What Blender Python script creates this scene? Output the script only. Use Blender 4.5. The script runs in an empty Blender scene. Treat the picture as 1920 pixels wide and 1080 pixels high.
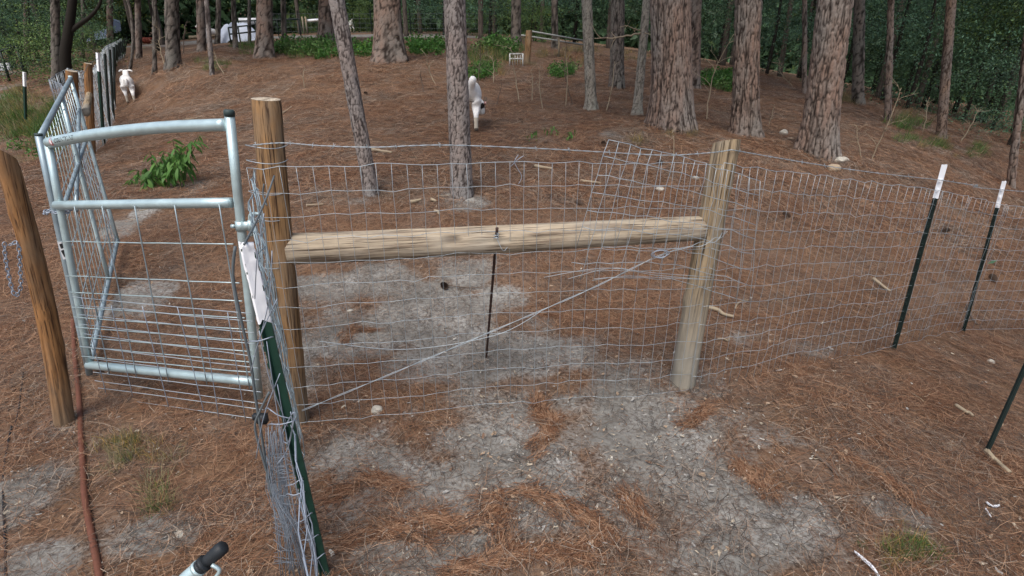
import bpy, math, random
import numpy as np
from mathutils import Vector, Matrix, Euler

R_ = math.radians
rng = np.random.default_rng(7)
random.seed(7)
SC = bpy.context.scene
COL = SC.collection

# ------------------------------------------------------------------ camera, sky, sun, exposure
PITCH = R_(22.0); F = 1000.0; HC = 1.6
cam_d = bpy.data.cameras.new('camera'); cam = bpy.data.objects.new('camera', cam_d); COL.objects.link(cam)
cam.location = (0, 0, HC); cam.rotation_euler = (R_(90) - PITCH, 0, 0)
cam_d.sensor_width = 36; cam_d.lens = 36 * F / 1920; cam_d.clip_start = 0.02; cam_d.clip_end = 2000
SC.camera = cam
W = bpy.data.worlds.new('World'); SC.world = W; W.use_nodes = True
wn = W.node_tree; bg = wn.nodes['Background']
sky = wn.nodes.new('ShaderNodeTexSky'); sky.sky_type = 'NISHITA'; sky.sun_disc = False
SUN_EL, SUN_AZ = R_(58), R_(200)
sky.sun_elevation = SUN_EL; sky.sun_rotation = SUN_AZ; sky.dust_density = 4.0; sky.ozone_density = 1.0
wn.links.new(sky.outputs[0], bg.inputs[0]); bg.inputs[1].default_value = 0.15
sd = bpy.data.lights.new('sun', 'SUN'); sun = bpy.data.objects.new('sun', sd); COL.objects.link(sun)
sd.energy = 1.7; sd.angle = R_(34); sd.color = (1.0, 0.97, 0.93)
sun.location = (0, 0, 40)
sdir = Vector((math.sin(SUN_AZ) * math.cos(SUN_EL), math.cos(SUN_AZ) * math.cos(SUN_EL), math.sin(SUN_EL)))
sun.rotation_euler = (-sdir).to_track_quat('-Z', 'Y').to_euler()
VS = SC.view_settings
VS.view_transform = 'Standard'; VS.look = 'None'; VS.gamma = 1.0; VS.use_curve_mapping = False
VS.exposure = 0.45
SC.cycles.max_bounces = 6; SC.cycles.transparent_max_bounces = 4
SC.cycles.use_denoising = True

# ------------------------------------------------------------------ helpers
def ray(px, py):
    x = (px - 960) / F; y = (540 - py) / F
    return np.array([x, math.cos(PITCH) + y * math.sin(PITCH), -math.sin(PITCH) + y * math.cos(PITCH)])
CAMP = np.array([0, 0, HC])
def at(px, py, t): return CAMP + t * ray(px, py)
def PY(px, py, Y):
    d = ray(px, py); return CAMP + d * (Y / d[1])

_perm = rng.random((64, 64, 8))
def vnoise(x, y, s=0):
    x = np.asarray(x, float); y = np.asarray(y, float)
    xi = np.floor(x).astype(int); yi = np.floor(y).astype(int); fx = x - xi; fy = y - yi
    fx = fx * fx * (3 - 2 * fx); fy = fy * fy * (3 - 2 * fy)
    g = lambda a, b: _perm[a % 64, b % 64, s % 8]
    return (g(xi, yi) * (1 - fx) + g(xi + 1, yi) * fx) * (1 - fy) + (g(xi, yi + 1) * (1 - fx) + g(xi + 1, yi + 1) * fx) * fy
def fbm(x, y, s=0, o=4):
    v = 0; a = 0.5; n = 0
    for i in range(o):
        v = v + a * vnoise(x * 2 ** i + 17 * i, y * 2 ** i + 5 * i, s + i); n += a; a *= .5
    return v / n

# terrain: smooth spline through points measured in the photograph
ctrl = []
def cpx(px, py, t): p = at(px, py, t); ctrl.append(p)
def cz(px, py, z):
    d = ray(px, py); ctrl.append(CAMP + d * ((z - HC) / d[2]))
for q in ((960, 1080), (0, 1080), (1920, 1080), (562, 792), (1279, 724), (122, 795), (960, 700)): cz(*q, 0.0)
for q in ((1673, 657, 3.4), (1804, 625, 4.2), (1848, 852, 2.43), (867, 365, 5.4), (697, 365, 5.4), (893, 250, 7.8),
          (1262, 238, 7.6), (1395, 252, 8), (1535, 283, 7.2), (1110, 207, 9.5), (1157, 165, 12), (243, 190, 13.5),
          (175, 290, 9), (730, 113, 14), (496, 108, 15), (325, 124, 14), (612, 78, 18.5), (967, 85, 18), (1000, 118, 16),
          (655, 64, 30), (800, 72, 25), (400, 85, 22), (235, 110, 20), (1765, 258, 11), (1892, 352, 9), (1508, 175, 14),
          (1663, 228, 12), (1350, 165, 13), (1800, 300, 9), (1920, 430, 6.5), (50, 237, 13), (0, 400, 5.2), (110, 160, 15)):
    cpx(*q)
for q in ((0, 60, 5.2), (-45, 60, 4.0), (45, 60, -1.0), (45, 25, -2.6), (-45, 15, .8), (0, -25, -.3), (25, -10, -1), (-25, -10, .2), (18, 12, -1.2), (20, 30, .6)):
    ctrl.append(np.array(q, float))
ctrl = np.array(ctrl)
def _U(r2): return np.where(r2 > 1e-12, r2 * np.log(r2 + 1e-12), 0)
_n = len(ctrl); _d2 = ((ctrl[:, None, :2] - ctrl[None, :, :2]) ** 2).sum(2)
_A = np.zeros((_n + 3, _n + 3)); _A[:_n, :_n] = _U(_d2) + np.eye(_n) * .25
_A[:_n, _n] = 1; _A[:_n, _n + 1:] = ctrl[:, :2]; _A[_n:, :_n] = _A[:_n, _n:].T
_w = np.linalg.solve(_A, np.r_[ctrl[:, 2], 0, 0, 0])
def HZ(x, y, micro=True):
    x = np.atleast_1d(np.asarray(x, float)).ravel(); y = np.atleast_1d(np.asarray(y, float)).ravel()
    r = np.hypot(x, y); k = np.minimum(1, 60 / np.maximum(r, 1e-6)); xc, yc = x * k, y * k
    out = np.zeros(len(x))
    for i in range(0, len(x), 20000):
        X, Y = xc[i:i + 20000], yc[i:i + 20000]
        d2 = (X[:, None] - ctrl[:, 0]) ** 2 + (Y[:, None] - ctrl[:, 1]) ** 2
        out[i:i + 20000] = _U(d2) @ _w[:_n] + _w[_n] + X * _w[_n + 1] + Y * _w[_n + 2]
    if micro: out += (fbm(x * 1.3, y * 1.3, 1, 4) - .5) * .07
    return out
def hz(x, y): return float(HZ(x, y)[0])
_ts = np.linspace(.6, 70, 1400)
def G(px, py):
    d = ray(px, py); P = CAMP + _ts[:, None] * d
    f = P[:, 2] - HZ(P[:, 0], P[:, 1])
    i = np.argmax(f < 0) if (f < 0).any() else len(_ts) - 1
    if i == 0: t = _ts[0]
    else: t = _ts[i - 1] + (_ts[i] - _ts[i - 1]) * f[i - 1] / (f[i - 1] - f[i])
    p = CAMP + t * d; p[2] = hz(p[0], p[1]); return p
def depth(p): return float((np.asarray(p) - CAMP) @ np.array([0, math.cos(PITCH), -math.sin(PITCH)]))

# ------------------------------------------------------------------ materials
def mat(name, base, rough=.8, metal=0.0, spec=.3):
    m = bpy.data.materials.new(name); m.use_nodes = True
    b = m.node_tree.nodes['Principled BSDF']
    b.inputs['Base Color'].default_value = (*base, 1); b.inputs['Roughness'].default_value = rough
    b.inputs['Metallic'].default_value = metal; b.inputs['Specular IOR Level'].default_value = spec
    return m
class NT:
    def __init__(s, m): s.t = m.node_tree; s.b = s.t.nodes['Principled BSDF']
    def n(s, typ, **k):
        o = s.t.nodes.new(typ)
        for a, v in k.items(): setattr(o, a, v)
        return o
    def l(s, a, b): s.t.links.new(a, b)
    def coord(s, which='Object', scale=(1, 1, 1)):
        c = s.n('ShaderNodeTexCoord'); m = s.n('ShaderNodeMapping'); m.inputs['Scale'].default_value = scale
        s.l(c.outputs[which], m.inputs[0]); return m.outputs[0]
    def noise(s, vec, scale, detail=5, rough=.6):
        o = s.n('ShaderNodeTexNoise'); o.inputs['Scale'].default_value = scale; o.inputs['Detail'].default_value = detail
        o.inputs['Roughness'].default_value = rough
        if vec is not None: s.l(vec, o.inputs['Vector'])
        return o.outputs['Fac']
    def ramp(s, fac, stops):
        o = s.n('ShaderNodeValToRGB'); e = o.color_ramp.elements
        while len(e) < len(stops): e.new(.5)
        for q, (p, c) in zip(e, stops): q.position = p; q.color = (*c, 1) if len(c) == 3 else c
        s.l(fac, o.inputs[0]); return o.outputs[0]
    def mix(s, fac, a, b, mode='MIX'):
        o = s.n('ShaderNodeMix', data_type='RGBA', blend_type=mode)
        for sock, v in ((o.inputs[0], fac), (o.inputs[6], a), (o.inputs[7], b)):
            if hasattr(v, 'links'): s.l(v, sock)
            elif isinstance(v, (int, float)): sock.default_value = v
            else: sock.default_value = (*v, 1)
        return o.outputs[2]
    def bump(s, h, strength=.4, dist=.01):
        o = s.n('ShaderNodeBump'); o.inputs['Strength'].default_value = strength; o.inputs['Distance'].default_value = dist
        s.l(h, o.inputs['Height']); s.l(o.outputs[0], s.b.inputs['Normal'])
    def base(s, c): s.l(c, s.b.inputs['Base Color'])
    def attr(s, name):
        o = s.n('ShaderNodeAttribute'); o.attribute_name = name; return o
def math_node(N, op, a, b):
    o = N.n('ShaderNodeMath', operation=op)
    for i, v in enumerate((a, b)):
        if hasattr(v, 'links'): N.l(v, o.inputs[i])
        else: o.inputs[i].default_value = v
    return o.outputs[0]

def wood_mat(name, c_light, c_dark, c_foot, foot_h):
    m = mat(name, c_light, .85); N = NT(m)
    v = N.coord('Object', (16, 16, 1.1)); g = N.noise(v, 3.2, 7, .65)
    v2 = N.coord('Object', (70, 70, 2)); g2 = N.noise(v2, 2, 3, .6)
    c = N.ramp(g, [(.36, c_dark), (.5, c_light), (.68, tuple(min(1, k * 1.3) for k in c_light))])
    vo = N.n('ShaderNodeTexVoronoi'); vo.inputs['Scale'].default_value = 1.0; N.l(N.coord('Object', (7, 7, 3.2)), vo.inputs['Vector'])
    c = N.mix(N.ramp(vo.outputs['Distance'], [(.10, (.85, .85, .85)), (.19, (0, 0, 0))]), c, tuple(k * .5 for k in c_dark))
    c = N.mix(N.ramp(N.noise(N.coord('Object', (5, 5, 1.6)), 1.6, 5), [(.45, (0, 0, 0)), (.62, (.55, .55, .55))]), c, c_foot)
    c = N.mix(N.ramp(g2, [(.36, (0, 0, 0)), (.47, (1, 1, 1))]), tuple(k * .45 for k in c_dark), c)
    co = N.n('ShaderNodeTexCoord'); sx = N.n('ShaderNodeSeparateXYZ'); N.l(co.outputs['Object'], sx.inputs[0])
    big = N.noise(N.coord('Object', (4, 4, 2)), 1.5, 4)
    zz = math_node(N, 'ADD', sx.outputs[2], math_node(N, 'MULTIPLY', big, .5))
    f = N.ramp(zz, [(max(0, foot_h - .1), (1, 1, 1)), (min(.999, foot_h + .35), (0, 0, 0))])
    c = N.mix(f, c, N.mix(g, tuple(k * .6 for k in c_foot), c_foot))
    N.base(c); N.bump(g2, .5, .004); return m
M = {}
M['post_orange'] = wood_mat('post_orange', (.25, .125, .048), (.12, .055, .022), (.20, .15, .10), .22)
M['post_brown'] = wood_mat('post_brown', (.25, .145, .065), (.09, .046, .022), (.23, .18, .125), .28)
M['post_tan'] = wood_mat('post_tan', (.31, .235, .145), (.14, .10, .06), (.30, .275, .225), .55)
M['rail_wood'] = wood_mat('rail_wood', (.37, .305, .22), (.20, .15, .105), (.36, .33, .275), -3)
def endgrain():
    m = mat('end_grain', (.4, .33, .24), .9); N = NT(m); g = N.noise(N.coord('Object', (1, 1, 1)), 45, 4)
    N.base(N.ramp(g, [(.3, (.2, .16, .12)), (.6, (.46, .4, .31))])); return m
M['end_grain'] = endgrain()
def galv(name, c, metal, rough):
    m = mat(name, c, rough, metal, .5); N = NT(m); g = N.noise(N.coord('Object'), 14, 4)
    N.base(N.mix(g, tuple(k * .72 for k in c), tuple(min(1, k * 1.15) for k in c)))
    N.l(N.ramp(g, [(.3, (rough - .1,) * 3), (.7, (rough + .12,) * 3)]), N.b.inputs['Roughness']); return m
M['galv'] = galv('galvanized_tube', (.47, .60, .62), .45, .40)
M['galv_dark'] = galv('galvanized_tube_weathered', (.30, .38, .42), .45, .45)
M['wire'] = galv('galvanized_wire', (.38, .44, .48), .4, .45)
M['wire_far'] = galv('pale_galvanized_wire', (.55, .60, .62), .25, .5)
M['wire_old'] = galv('old_wire', (.30, .35, .42), .35, .5)
M['bundle'] = galv('dull_bundle_wire', (.17, .20, .235), .3, .55)
M['wire_dark'] = mat('dark_wire', (.10, .12, .13), .6)
M['rust'] = mat('rusty_steel', (.05, .028, .022), .8); 
def paint(name, c, rough=.5):
    m = mat(name, c, rough); N = NT(m); g = N.noise(N.coord('Object'), 30, 4)
    N.base(N.mix(g, tuple(k * .6 for k in c), tuple(k * 1.3 for k in c))); return m
M['green_paint'] = paint('dark_green_paint', (.012, .042, .030), .45)
M['black_paint'] = paint('blackish_green_paint', (.010, .020, .018), .5)
M['white_paint'] = mat('white_paint', (.85, .87, .9), .5)
M['black_rubber'] = mat('black_rubber', (.018, .022, .026), .55)
M['black_cap'] = mat('black_cap', (.035, .055, .055), .5)
M['pipe_rust'] = paint('rusty_pipe_paint', (.13, .05, .03), .7)
M['decal_red'] = mat('decal_red', (.5, .02, .03), .5); M['decal_black'] = mat('decal_black', (.03, .03, .03), .5)
M['decal_white'] = mat('decal_white', (.8, .8, .8), .5)

def bark_mat(name, crev, a, b, lich):
    m = mat(name, a, .92, 0, .15); N = NT(m); at_ = N.attr('bark'); s = N.n('ShaderNodeSeparateColor'); N.l(at_.outputs['Color'], s.inputs[0])
    g = N.noise(N.coord('Object'), 38, 5); g2 = N.noise(N.coord('Object', (1, 1, .5)), 2.2, 4)
    c = N.mix(s.outputs[1], a, b); c = N.mix(N.ramp(g2, [(.42, (0, 0, 0)), (.62, (1, 1, 1))]), c, lich)
    c = N.mix(g, N.mix(.5, c, (0, 0, 0)), N.mix(.25, c, (.6, .55, .5)))
    c = N.mix(N.ramp(s.outputs[0], [(.12, (1, 1, 1)), (.62, (0, 0, 0))]), c, crev)
    N.base(c); N.bump(g, .5, .006); return m
M['bark_big'] = bark_mat('bark_old_pine', (.030, .022, .018), (.175, .120, .092), (.215, .118, .078), (.180, .155, .135))
M['bark_near'] = bark_mat('bark_young_pine', (.045, .036, .033), (.215, .178, .162), (.275, .215, .192), (.225, .215, .21))
M['bark_light'] = bark_mat('bark_pale', (.10, .09, .075), (.28, .25, .20), (.34, .305, .245), (.26, .26, .215))
M['bark_dark'] = bark_mat('bark_dark', (.022, .019, .016), (.10, .083, .07), (.125, .09, .07), (.105, .10, .085))
M['bark_orange'] = bark_mat('bark_flaking', (.05, .034, .026), (.19, .12, .085), (.26, .15, .085), (.17, .14, .12))

def plain_bark():
    m = mat('bark_plain', (.08, .065, .055), .9); N = NT(m); g = N.noise(N.coord('Object', (9, 9, 1.6)), 2, 5, .7); N.base(N.ramp(g, [(.35, (.035, .03, .026)), (.6, (.13, .105, .088))])); return m
M['bark_plain'] = plain_bark()
def leaf_mat(name, c, var=.5, trans=.25):
    m = mat(name, c, .55, 0, .3); N = NT(m)
    oi = N.n('ShaderNodeObjectInfo'); at_ = N.attr('tint'); s = N.n('ShaderNodeSeparateColor'); N.l(at_.outputs['Color'], s.inputs[0])
    col = N.mix(s.outputs[0], tuple(k * (1 - var) for k in c), tuple(k * (1 + var) for k in c))
    col = N.mix(s.outputs[1], col, (c[0] * 1.9, c[1] * 1.45, c[2] * .8))
    N.base(col)
    tr = N.n('ShaderNodeBsdfTranslucent'); N.l(col, tr.inputs[0]); mx = N.n('ShaderNodeMixShader'); mx.inputs[0].default_value = trans
    out = N.t.nodes['Material Output']; N.l(N.b.outputs[0], mx.inputs[1]); N.l(tr.outputs[0], mx.inputs[2]); N.l(mx.outputs[0], out.inputs[0])
    return m
M['leaf_dark'] = leaf_mat('leaf_dark', (.055, .108, .052), .65)  # woods' leaf greens lightened in place of air haze
M['leaf_teal'] = leaf_mat('leaf_teal', (.066, .132, .080), .65)
M['leaf_mid'] = leaf_mat('leaf_mid', (.090, .150, .045), .6)
M['leaf_pine'] = leaf_mat('pine_needles_green', (.040, .080, .030))
M['leaf_bright'] = leaf_mat('leaf_bright', (.055, .15, .028), .35)
M['leaf_grass'] = leaf_mat('grass_blades', (.065, .13, .03))
M['grass_dry'] = leaf_mat('dry_grass', (.19, .165, .085), .4)
M['twig'] = mat('dry_twig', (.30, .245, .17), .9)
M['twig_dark'] = mat('dark_twig', (.12, .09, .07), .9)

# ------------------------------------------------------------------ mesh builders
def link(o, parent=None):
    COL.objects.link(o)
    if parent is not None: o.parent = parent
    return o
def mk(name, V, Fc, m=None, parent=None, smooth=True, mats=None, fmat=None):
    me = bpy.data.meshes.new(name)
    V = np.asarray(V, float)
    if isinstance(Fc, np.ndarray):
        k = Fc.shape[1]; me.vertices.add(len(V)); me.vertices.foreach_set('co', V.astype(np.float32).ravel())
        me.loops.add(Fc.size); me.loops.foreach_set('vertex_index', Fc.astype(np.int32).ravel())
        me.polygons.add(len(Fc)); me.polygons.foreach_set('loop_start', np.arange(0, Fc.size, k, dtype=np.int32))
        me.update(calc_edges=True)
    else:
        me.from_pydata([tuple(v) for v in V], [], [tuple(int(i) for i in f) for f in Fc]); me.update()
    for q in (mats or ([m] if m else [])): me.materials.append(q)
    if fmat is not None: me.polygons.foreach_set('material_index', np.asarray(fmat, np.int32))
    if smooth: me.polygons.foreach_set('use_smooth', np.ones(len(me.polygons), bool))
    o = bpy.data.objects.new(name, me)
    return link(o, parent)
def tag(o, label=None, cat=None, group=None, kind=None):
    if label: o['label'] = label
    if cat: o['category'] = cat
    if group: o['group'] = group
    if kind: o['kind'] = kind
    return o
def empty(name, loc, label, cat, group=None):
    o = bpy.data.objects.new(name, None); o.empty_display_size = .1; o.location = tuple(loc); link(o)
    return tag(o, label, cat, group)
def rebase(o, loc):
    """move the object's origin to loc, keeping its mesh where it stands"""
    loc = Vector(tuple(loc)); o.data.transform(Matrix.Translation(-loc)); o.location = loc; return o

class MB:
    def __init__(s): s.V = []; s.F = []; s.n = 0; s.fm = []
    def add(s, V, Fc, mi=0):
        s.V.append(np.asarray(V, float)); s.F += [tuple(i + s.n for i in f) for f in Fc]; s.fm += [mi] * len(Fc); s.n += len(V)
    def tube(s, pts, r, k=6, cap=True, mi=0):
        pts = np.asarray(pts, float); n = len(pts); r = np.broadcast_to(np.asarray(r, float), (n,))
        T = np.gradient(pts, axis=0); T /= np.maximum(np.linalg.norm(T, axis=1, keepdims=True), 1e-9)
        a = np.array([0, 0, 1.]) if abs(T[0, 2]) < .9 else np.array([1., 0, 0])
        u = np.cross(a, T[0]); u /= np.linalg.norm(u); U = []
        for i in range(n):
            u = u - T[i] * (u @ T[i]); u /= np.linalg.norm(u); U.append(u.copy())
        U = np.array(U); Wv = np.cross(T, U); th = np.arange(k) * 2 * np.pi / k
        V = pts[:, None] + r[:, None, None] * (np.cos(th)[None, :, None] * U[:, None] + np.sin(th)[None, :, None] * Wv[:, None])
        Fc = [(i * k + j, i * k + (j + 1) % k, (i + 1) * k + (j + 1) % k, (i + 1) * k + j) for i in range(n - 1) for j in range(k)]
        if cap: Fc += [tuple(range(k))[::-1], tuple((n - 1) * k + j for j in range(k))]
        s.add(V.reshape(-1, 3), Fc, mi)
    def box(s, c, sz, rot=None, mi=0):
        c = np.asarray(c, float); h = np.asarray(sz, float) / 2
        V = np.array([[x, y, z] for x in (-1, 1) for y in (-1, 1) for z in (-1, 1)]) * h
        if rot is not None: V = V @ np.asarray(rot).T
        s.add(V + c, [(0, 1, 3, 2), (4, 6, 7, 5), (0, 4, 5, 1), (2, 3, 7, 6), (0, 2, 6, 4), (1, 5, 7, 3)], mi)
    def build(s, name, m=None, parent=None, smooth=True, mats=None, origin=None):
        o = mk(name, np.concatenate(s.V), s.F, m, parent, smooth, mats, s.fm if mats else None)
        if origin is not None and parent is None: rebase(o, origin)
        return o
def sub(parent):
    """offset helper: parts are built in world space then shifted under their thing"""
    return Vector(parent.location)
def part(mb, name, m, parent, **k):
    o = mb.build(name, m, None, **k); o.parent = parent
    w = Vector((0, 0, 0)); q = parent
    while q is not None: w += Vector(q.location); q = q.parent
    o.data.transform(Matrix.Translation(-w))
    return o
def lerp(a, b, f): a = np.asarray(a, float); b = np.asarray(b, float); return a + (b - a) * f
def line(a, b, n, wob=0): 
    f = np.linspace(0, 1, n)[:, None]; P = np.asarray(a) * (1 - f) + np.asarray(b) * f
    if wob: 
        o = rng.normal(0, wob, (n, 3)); o[0] = 0; o[-1] = 0; P = P + o
    return P
def frame_from(a, b):
    z = Vector(tuple(np.asarray(b) - np.asarray(a))); L = z.length; return z.to_track_quat('Z', 'Y'), L

# ------------------------------------------------------------------ ground
sand_spots = []
def sand(px, py, rx, ry, k=1.0):
    p = G(px, py); a = G(px - rx, py); b = G(px + rx, py); c = G(px, py - ry); d = G(px, py + ry)
    ryw = np.hypot(*(d - p)[:2]) if py < 300 else np.hypot(*(d - c)[:2]) / 2
    sand_spots.append((p[0], p[1], max(.05, np.hypot(*(b - a)[:2]) / 2), max(.05, ryw), k))
for q in ((690, 535, 130, 38), (840, 600, 130, 35), (930, 690, 130, 42), (660, 655, 90, 28), (760, 690, 80, 22), (1190, 755, 110, 60), (1130, 640, 60, 25, .6),
          (1100, 840, 280, 70), (920, 880, 190, 48), (1250, 930, 260, 66), (760, 880, 100, 28), (830, 1050, 260, 34, .7), (1480, 850, 120, 50), (1560, 955, 150, 50, .8),
          (1410, 640, 110, 26, .8), (250, 570, 80, 38, .8), (235, 425, 40, 26, .8), (410, 570, 60, 20, .7), (62, 915, 70, 55), (70, 1050, 70, 40), (105, 800, 45, 28, .8),
          (345, 350, 50, 26, .6), (870, 500, 70, 18, .7), (1290, 715, 60, 30), (860, 380, 60, 20, .8), (695, 378, 40, 10, .8), (1420, 980, 150, 60, .8),
          (1240, 250, 120, 14, .5), (180, 1000, 60, 40, .4), (290, 1010, 80, 40, .6), (560, 620, 60, 30, .5), (1000, 600, 60, 25, .7)):
    sand(*q)
for q in ((1040, 880, 420, 150, .92), (1250, 930, 260, 110, .95), (780, 1040, 240, 50, .75), (780, 600, 230, 120, .78), (1350, 1000, 200, 80, .8), (1140, 700, 130, 70, .75), (960, 760, 200, 60, .8), (640, 700, 100, 60, .6), (820, 880, 180, 50, .8)): sand(*q)
for (px, py, rx, ry) in ((300, 84, 5, 1.6), (380, 78, 5, 2.2), (450, 74, 4, 2.2), (520, 70, 4, 2.2), (580, 69, 4, 2.4), (650, 68, 4, 2.4), (720, 67, 4, 2.2), (800, 67, 3.5, 2.2), (880, 68, 3, 1.6)):
    p = G(px, py); sand_spots.append((p[0], p[1], rx, ry, 1.0))
sand_spots.append((-24.0, 18.0, 6, 4, 1.0)); sand_spots.append((-17.0, 15.5, 3, 1.5, 1.0))
sand_spots = np.array(sand_spots)
rings = []   # swept needle drifts lying on the bare sand
for poly in ([(925, 935), (1000, 930), (1065, 945)], [(1065, 950), (1100, 975), (1135, 1005)], [(1130, 1015), (1060, 1035), (960, 1050)], [(940, 940), (938, 990), (945, 1045)],
             [(800, 985), (860, 983), (920, 965)], [(1000, 850), (1030, 820), (1035, 780)], [(1290, 800), (1310, 780), (1330, 765)], [(1175, 935), (1195, 960), (1205, 975)],
             [(1030, 800), (1010, 770), (1020, 745)], [(840, 1075), (900, 1060), (950, 1048)], [(700, 620), (660, 615), (640, 640)], [(1390, 880), (1420, 900), (1430, 930)],
             [(620, 930), (700, 900), (760, 925)], [(640, 1020), (720, 1000), (800, 1010)], [(1600, 860), (1660, 900), (1720, 950)], [(1020, 590), (1090, 600), (1180, 620)]):
    P = [G(*q)[:2] for q in poly]
    for a, b in zip(P[:-1], P[1:]):
        for f in np.linspace(0, 1, 5): rings.append((*lerp(a, b, f), math.atan2(b[1] - a[1], b[0] - a[0])))
rings = np.array(rings)
def sandmask(x, y):
    x = np.asarray(x, float); y = np.asarray(y, float); s = np.zeros_like(x)
    for (cx, cy, rx, ry, k) in sand_spots:
        d = np.sqrt(((x - cx) / rx) ** 2 + ((y - cy) / ry) ** 2)
        s = np.maximum(s, k * np.clip(1.45 - d, 0, 1))
    n = fbm(x * 3.1, y * 3.1, 3, 5)
    s = np.clip(s * 1.1 + (n - .52) * 2.6 * np.clip(s * 2.5 + .1, 0, 1), 0, 1)
    for (cx, cy, a) in rings:
        d = np.hypot(x - cx, y - cy); s = s * (1 - .7 * np.exp(-(d / .03) ** 2))
    return s
def axis(segs):
    out = [segs[0][0]]
    for a, b, st in segs:
        n = max(1, int(round((b - a) / st))); out += list(np.linspace(a, b, n + 1)[1:])
    return np.array(out)
gx = axis([(-500, -60, 55), (-60, -16, 2.2), (-16, -5, .35), (-5, 5, .045), (5, 16, .3), (16, 60, 2.2), (60, 500, 55)])
gy = axis([(-500, -20, 60), (-20, .4, .85), (.4, 6.5, .045), (6.5, 18, .2), (18, 60, 1.2), (60, 500, 55)])
X, Y = np.meshgrid(gx, gy); nx, ny = len(gx), len(gy)
Z = HZ(X, Y).reshape(X.shape)
S = sandmask(X, Y); near = (Y < 9)
rr_ = np.hypot(X, Y); Z = Z + np.where(Y > 0, np.clip((rr_ - 62) * .4, 0, 24), 0) * np.clip((np.arctan2(X, np.maximum(Y, 1e-3)) + R_(41)) / R_(3), 0, 1)  # hill added beyond the woods to block low sky between leaves
Z = Z + np.where(near, (fbm(X * 9, Y * 9, 2, 3) - .5) * .022 * (1 + S), 0)
V = np.stack([X, Y, Z], 2).reshape(-1, 3)
ii = (np.arange(ny - 1)[:, None] * nx + np.arange(nx - 1)[None]).ravel()
Fq = np.stack([ii, ii + 1, ii + nx + 1, ii + nx], 1)
def ground_mat():
    m = mat('forest_floor', (.2, .13, .09), .95, 0, .1); N = NT(m)
    a = N.attr('sand'); v = N.coord('Object')
    n1 = N.noise(v, 3, 6, .65); n2 = N.noise(v, 45, 6, .7); n3 = N.noise(v, .35, 4)
    nst = N.noise(N.coord('Object', (30, 140, 30)), 1, 4, .7); nst2 = N.noise(N.coord('Object', (140, 30, 30)), 1, 4, .7)
    sandc = N.ramp(n1, [(.25, (.138, .134, .121)), (.5, (.225, .217, .197)), (.72, (.36, .35, .325))])
    sandc = N.mix(N.ramp(n2, [(.38, (1, 1, 1)), (.55, (0, 0, 0))]), sandc, (.13, .115, .10))
    litter = N.ramp(N.mix(.5, nst, nst2), [(.3, (.043, .026, .017)), (.5, (.138, .078, .046)), (.68, (.25, .165, .107))])
    litter = N.mix(N.ramp(n3, [(.4, (0, 0, 0)), (.65, (.6, .6, .6))]), litter, (.21, .125, .08))
    far = N.mix(n2, (.11, .066, .037), (.21, .133, .078))
    litter = N.mix(.35, litter, far); litter = N.mix(N.ramp(n1, [(.42, (0, 0, 0)), (.7, (.55, .55, .55))]), litter, (.17, .14, .12)); litter = N.mix(N.ramp(n2, [(.4, (.75, .75, .75)), (.5, (0, 0, 0))]), litter, (.05, .034, .026))
    e = math_node(N, 'ADD', a.outputs['Fac'], math_node(N, 'MULTIPLY', math_node(N, 'SUBTRACT', n2, .5), .9))
    f = N.ramp(e, [(.30, (0, 0, 0)), (.62, (1, 1, 1))])
    N.base(N.mix(f, litter, sandc))
    N.bump(N.mix(f, N.mix(.5, nst, nst2), n2), .55, .012); return m
ground = mk('ground', V, Fq, ground_mat()); tag(ground, kind='structure')
at_ = ground.data.attributes.new('sand', 'FLOAT', 'POINT'); at_.data.foreach_set('value', S.ravel().astype(np.float32))

# ------------------------------------------------------------------ scattered litter (one object each, instanced patches)
def scatter(name, P, rot, scl, idx, variants, label=None):
    src = bpy.data.collections.new(name + '_pieces')
    for v in variants: src.objects.link(v)
    me = bpy.data.meshes.new(name); me.from_pydata([tuple(p) for p in P], [], [])
    for nm, typ, dat, key in (('rot', 'FLOAT_VECTOR', rot, 'vector'), ('scl', 'FLOAT', scl, 'value'), ('idx', 'INT', idx, 'value')):
        a = me.attributes.new(nm, typ, 'POINT'); a.data.foreach_set(key, np.asarray(dat).ravel().astype(np.int32 if typ == 'INT' else np.float32))
    o = bpy.data.objects.new(name, me); link(o); tag(o, kind='stuff')
    g = bpy.data.node_groups.new(name + '_scatter', 'GeometryNodeTree')
    g.interface.new_socket('Geometry', in_out='INPUT', socket_type='NodeSocketGeometry'); g.interface.new_socket('Geometry', in_out='OUTPUT', socket_type='NodeSocketGeometry')
    gi = g.nodes.new('NodeGroupInput'); go = g.nodes.new('NodeGroupOutput'); ip = g.nodes.new('GeometryNodeInstanceOnPoints')
    ci = g.nodes.new('GeometryNodeCollectionInfo'); ci.inputs['Collection'].default_value = src; ci.inputs['Separate Children'].default_value = True; ci.inputs['Reset Children'].default_value = True
    def na(nm, t):
        k = g.nodes.new('GeometryNodeInputNamedAttribute'); k.data_type = t; k.inputs['Name'].default_value = nm; return k.outputs[0]
    g.links.new(gi.outputs[0], ip.inputs['Points']); g.links.new(ci.outputs[0], ip.inputs['Instance'])
    ip.inputs['Pick Instance'].default_value = True
    g.links.new(na('idx', 'INT'), ip.inputs['Instance Index'])
    er = g.nodes.new('FunctionNodeEulerToRotation'); g.links.new(na('rot', 'FLOAT_VECTOR'), er.inputs[0]); g.links.new(er.outputs[0], ip.inputs['Rotation'])
    g.links.new(na('scl', 'FLOAT'), ip.inputs['Scale']); g.links.new(ip.outputs[0], go.inputs[0])
    md = o.modifiers.new('scatter', 'NODES'); md.node_group = g
    return o
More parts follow.
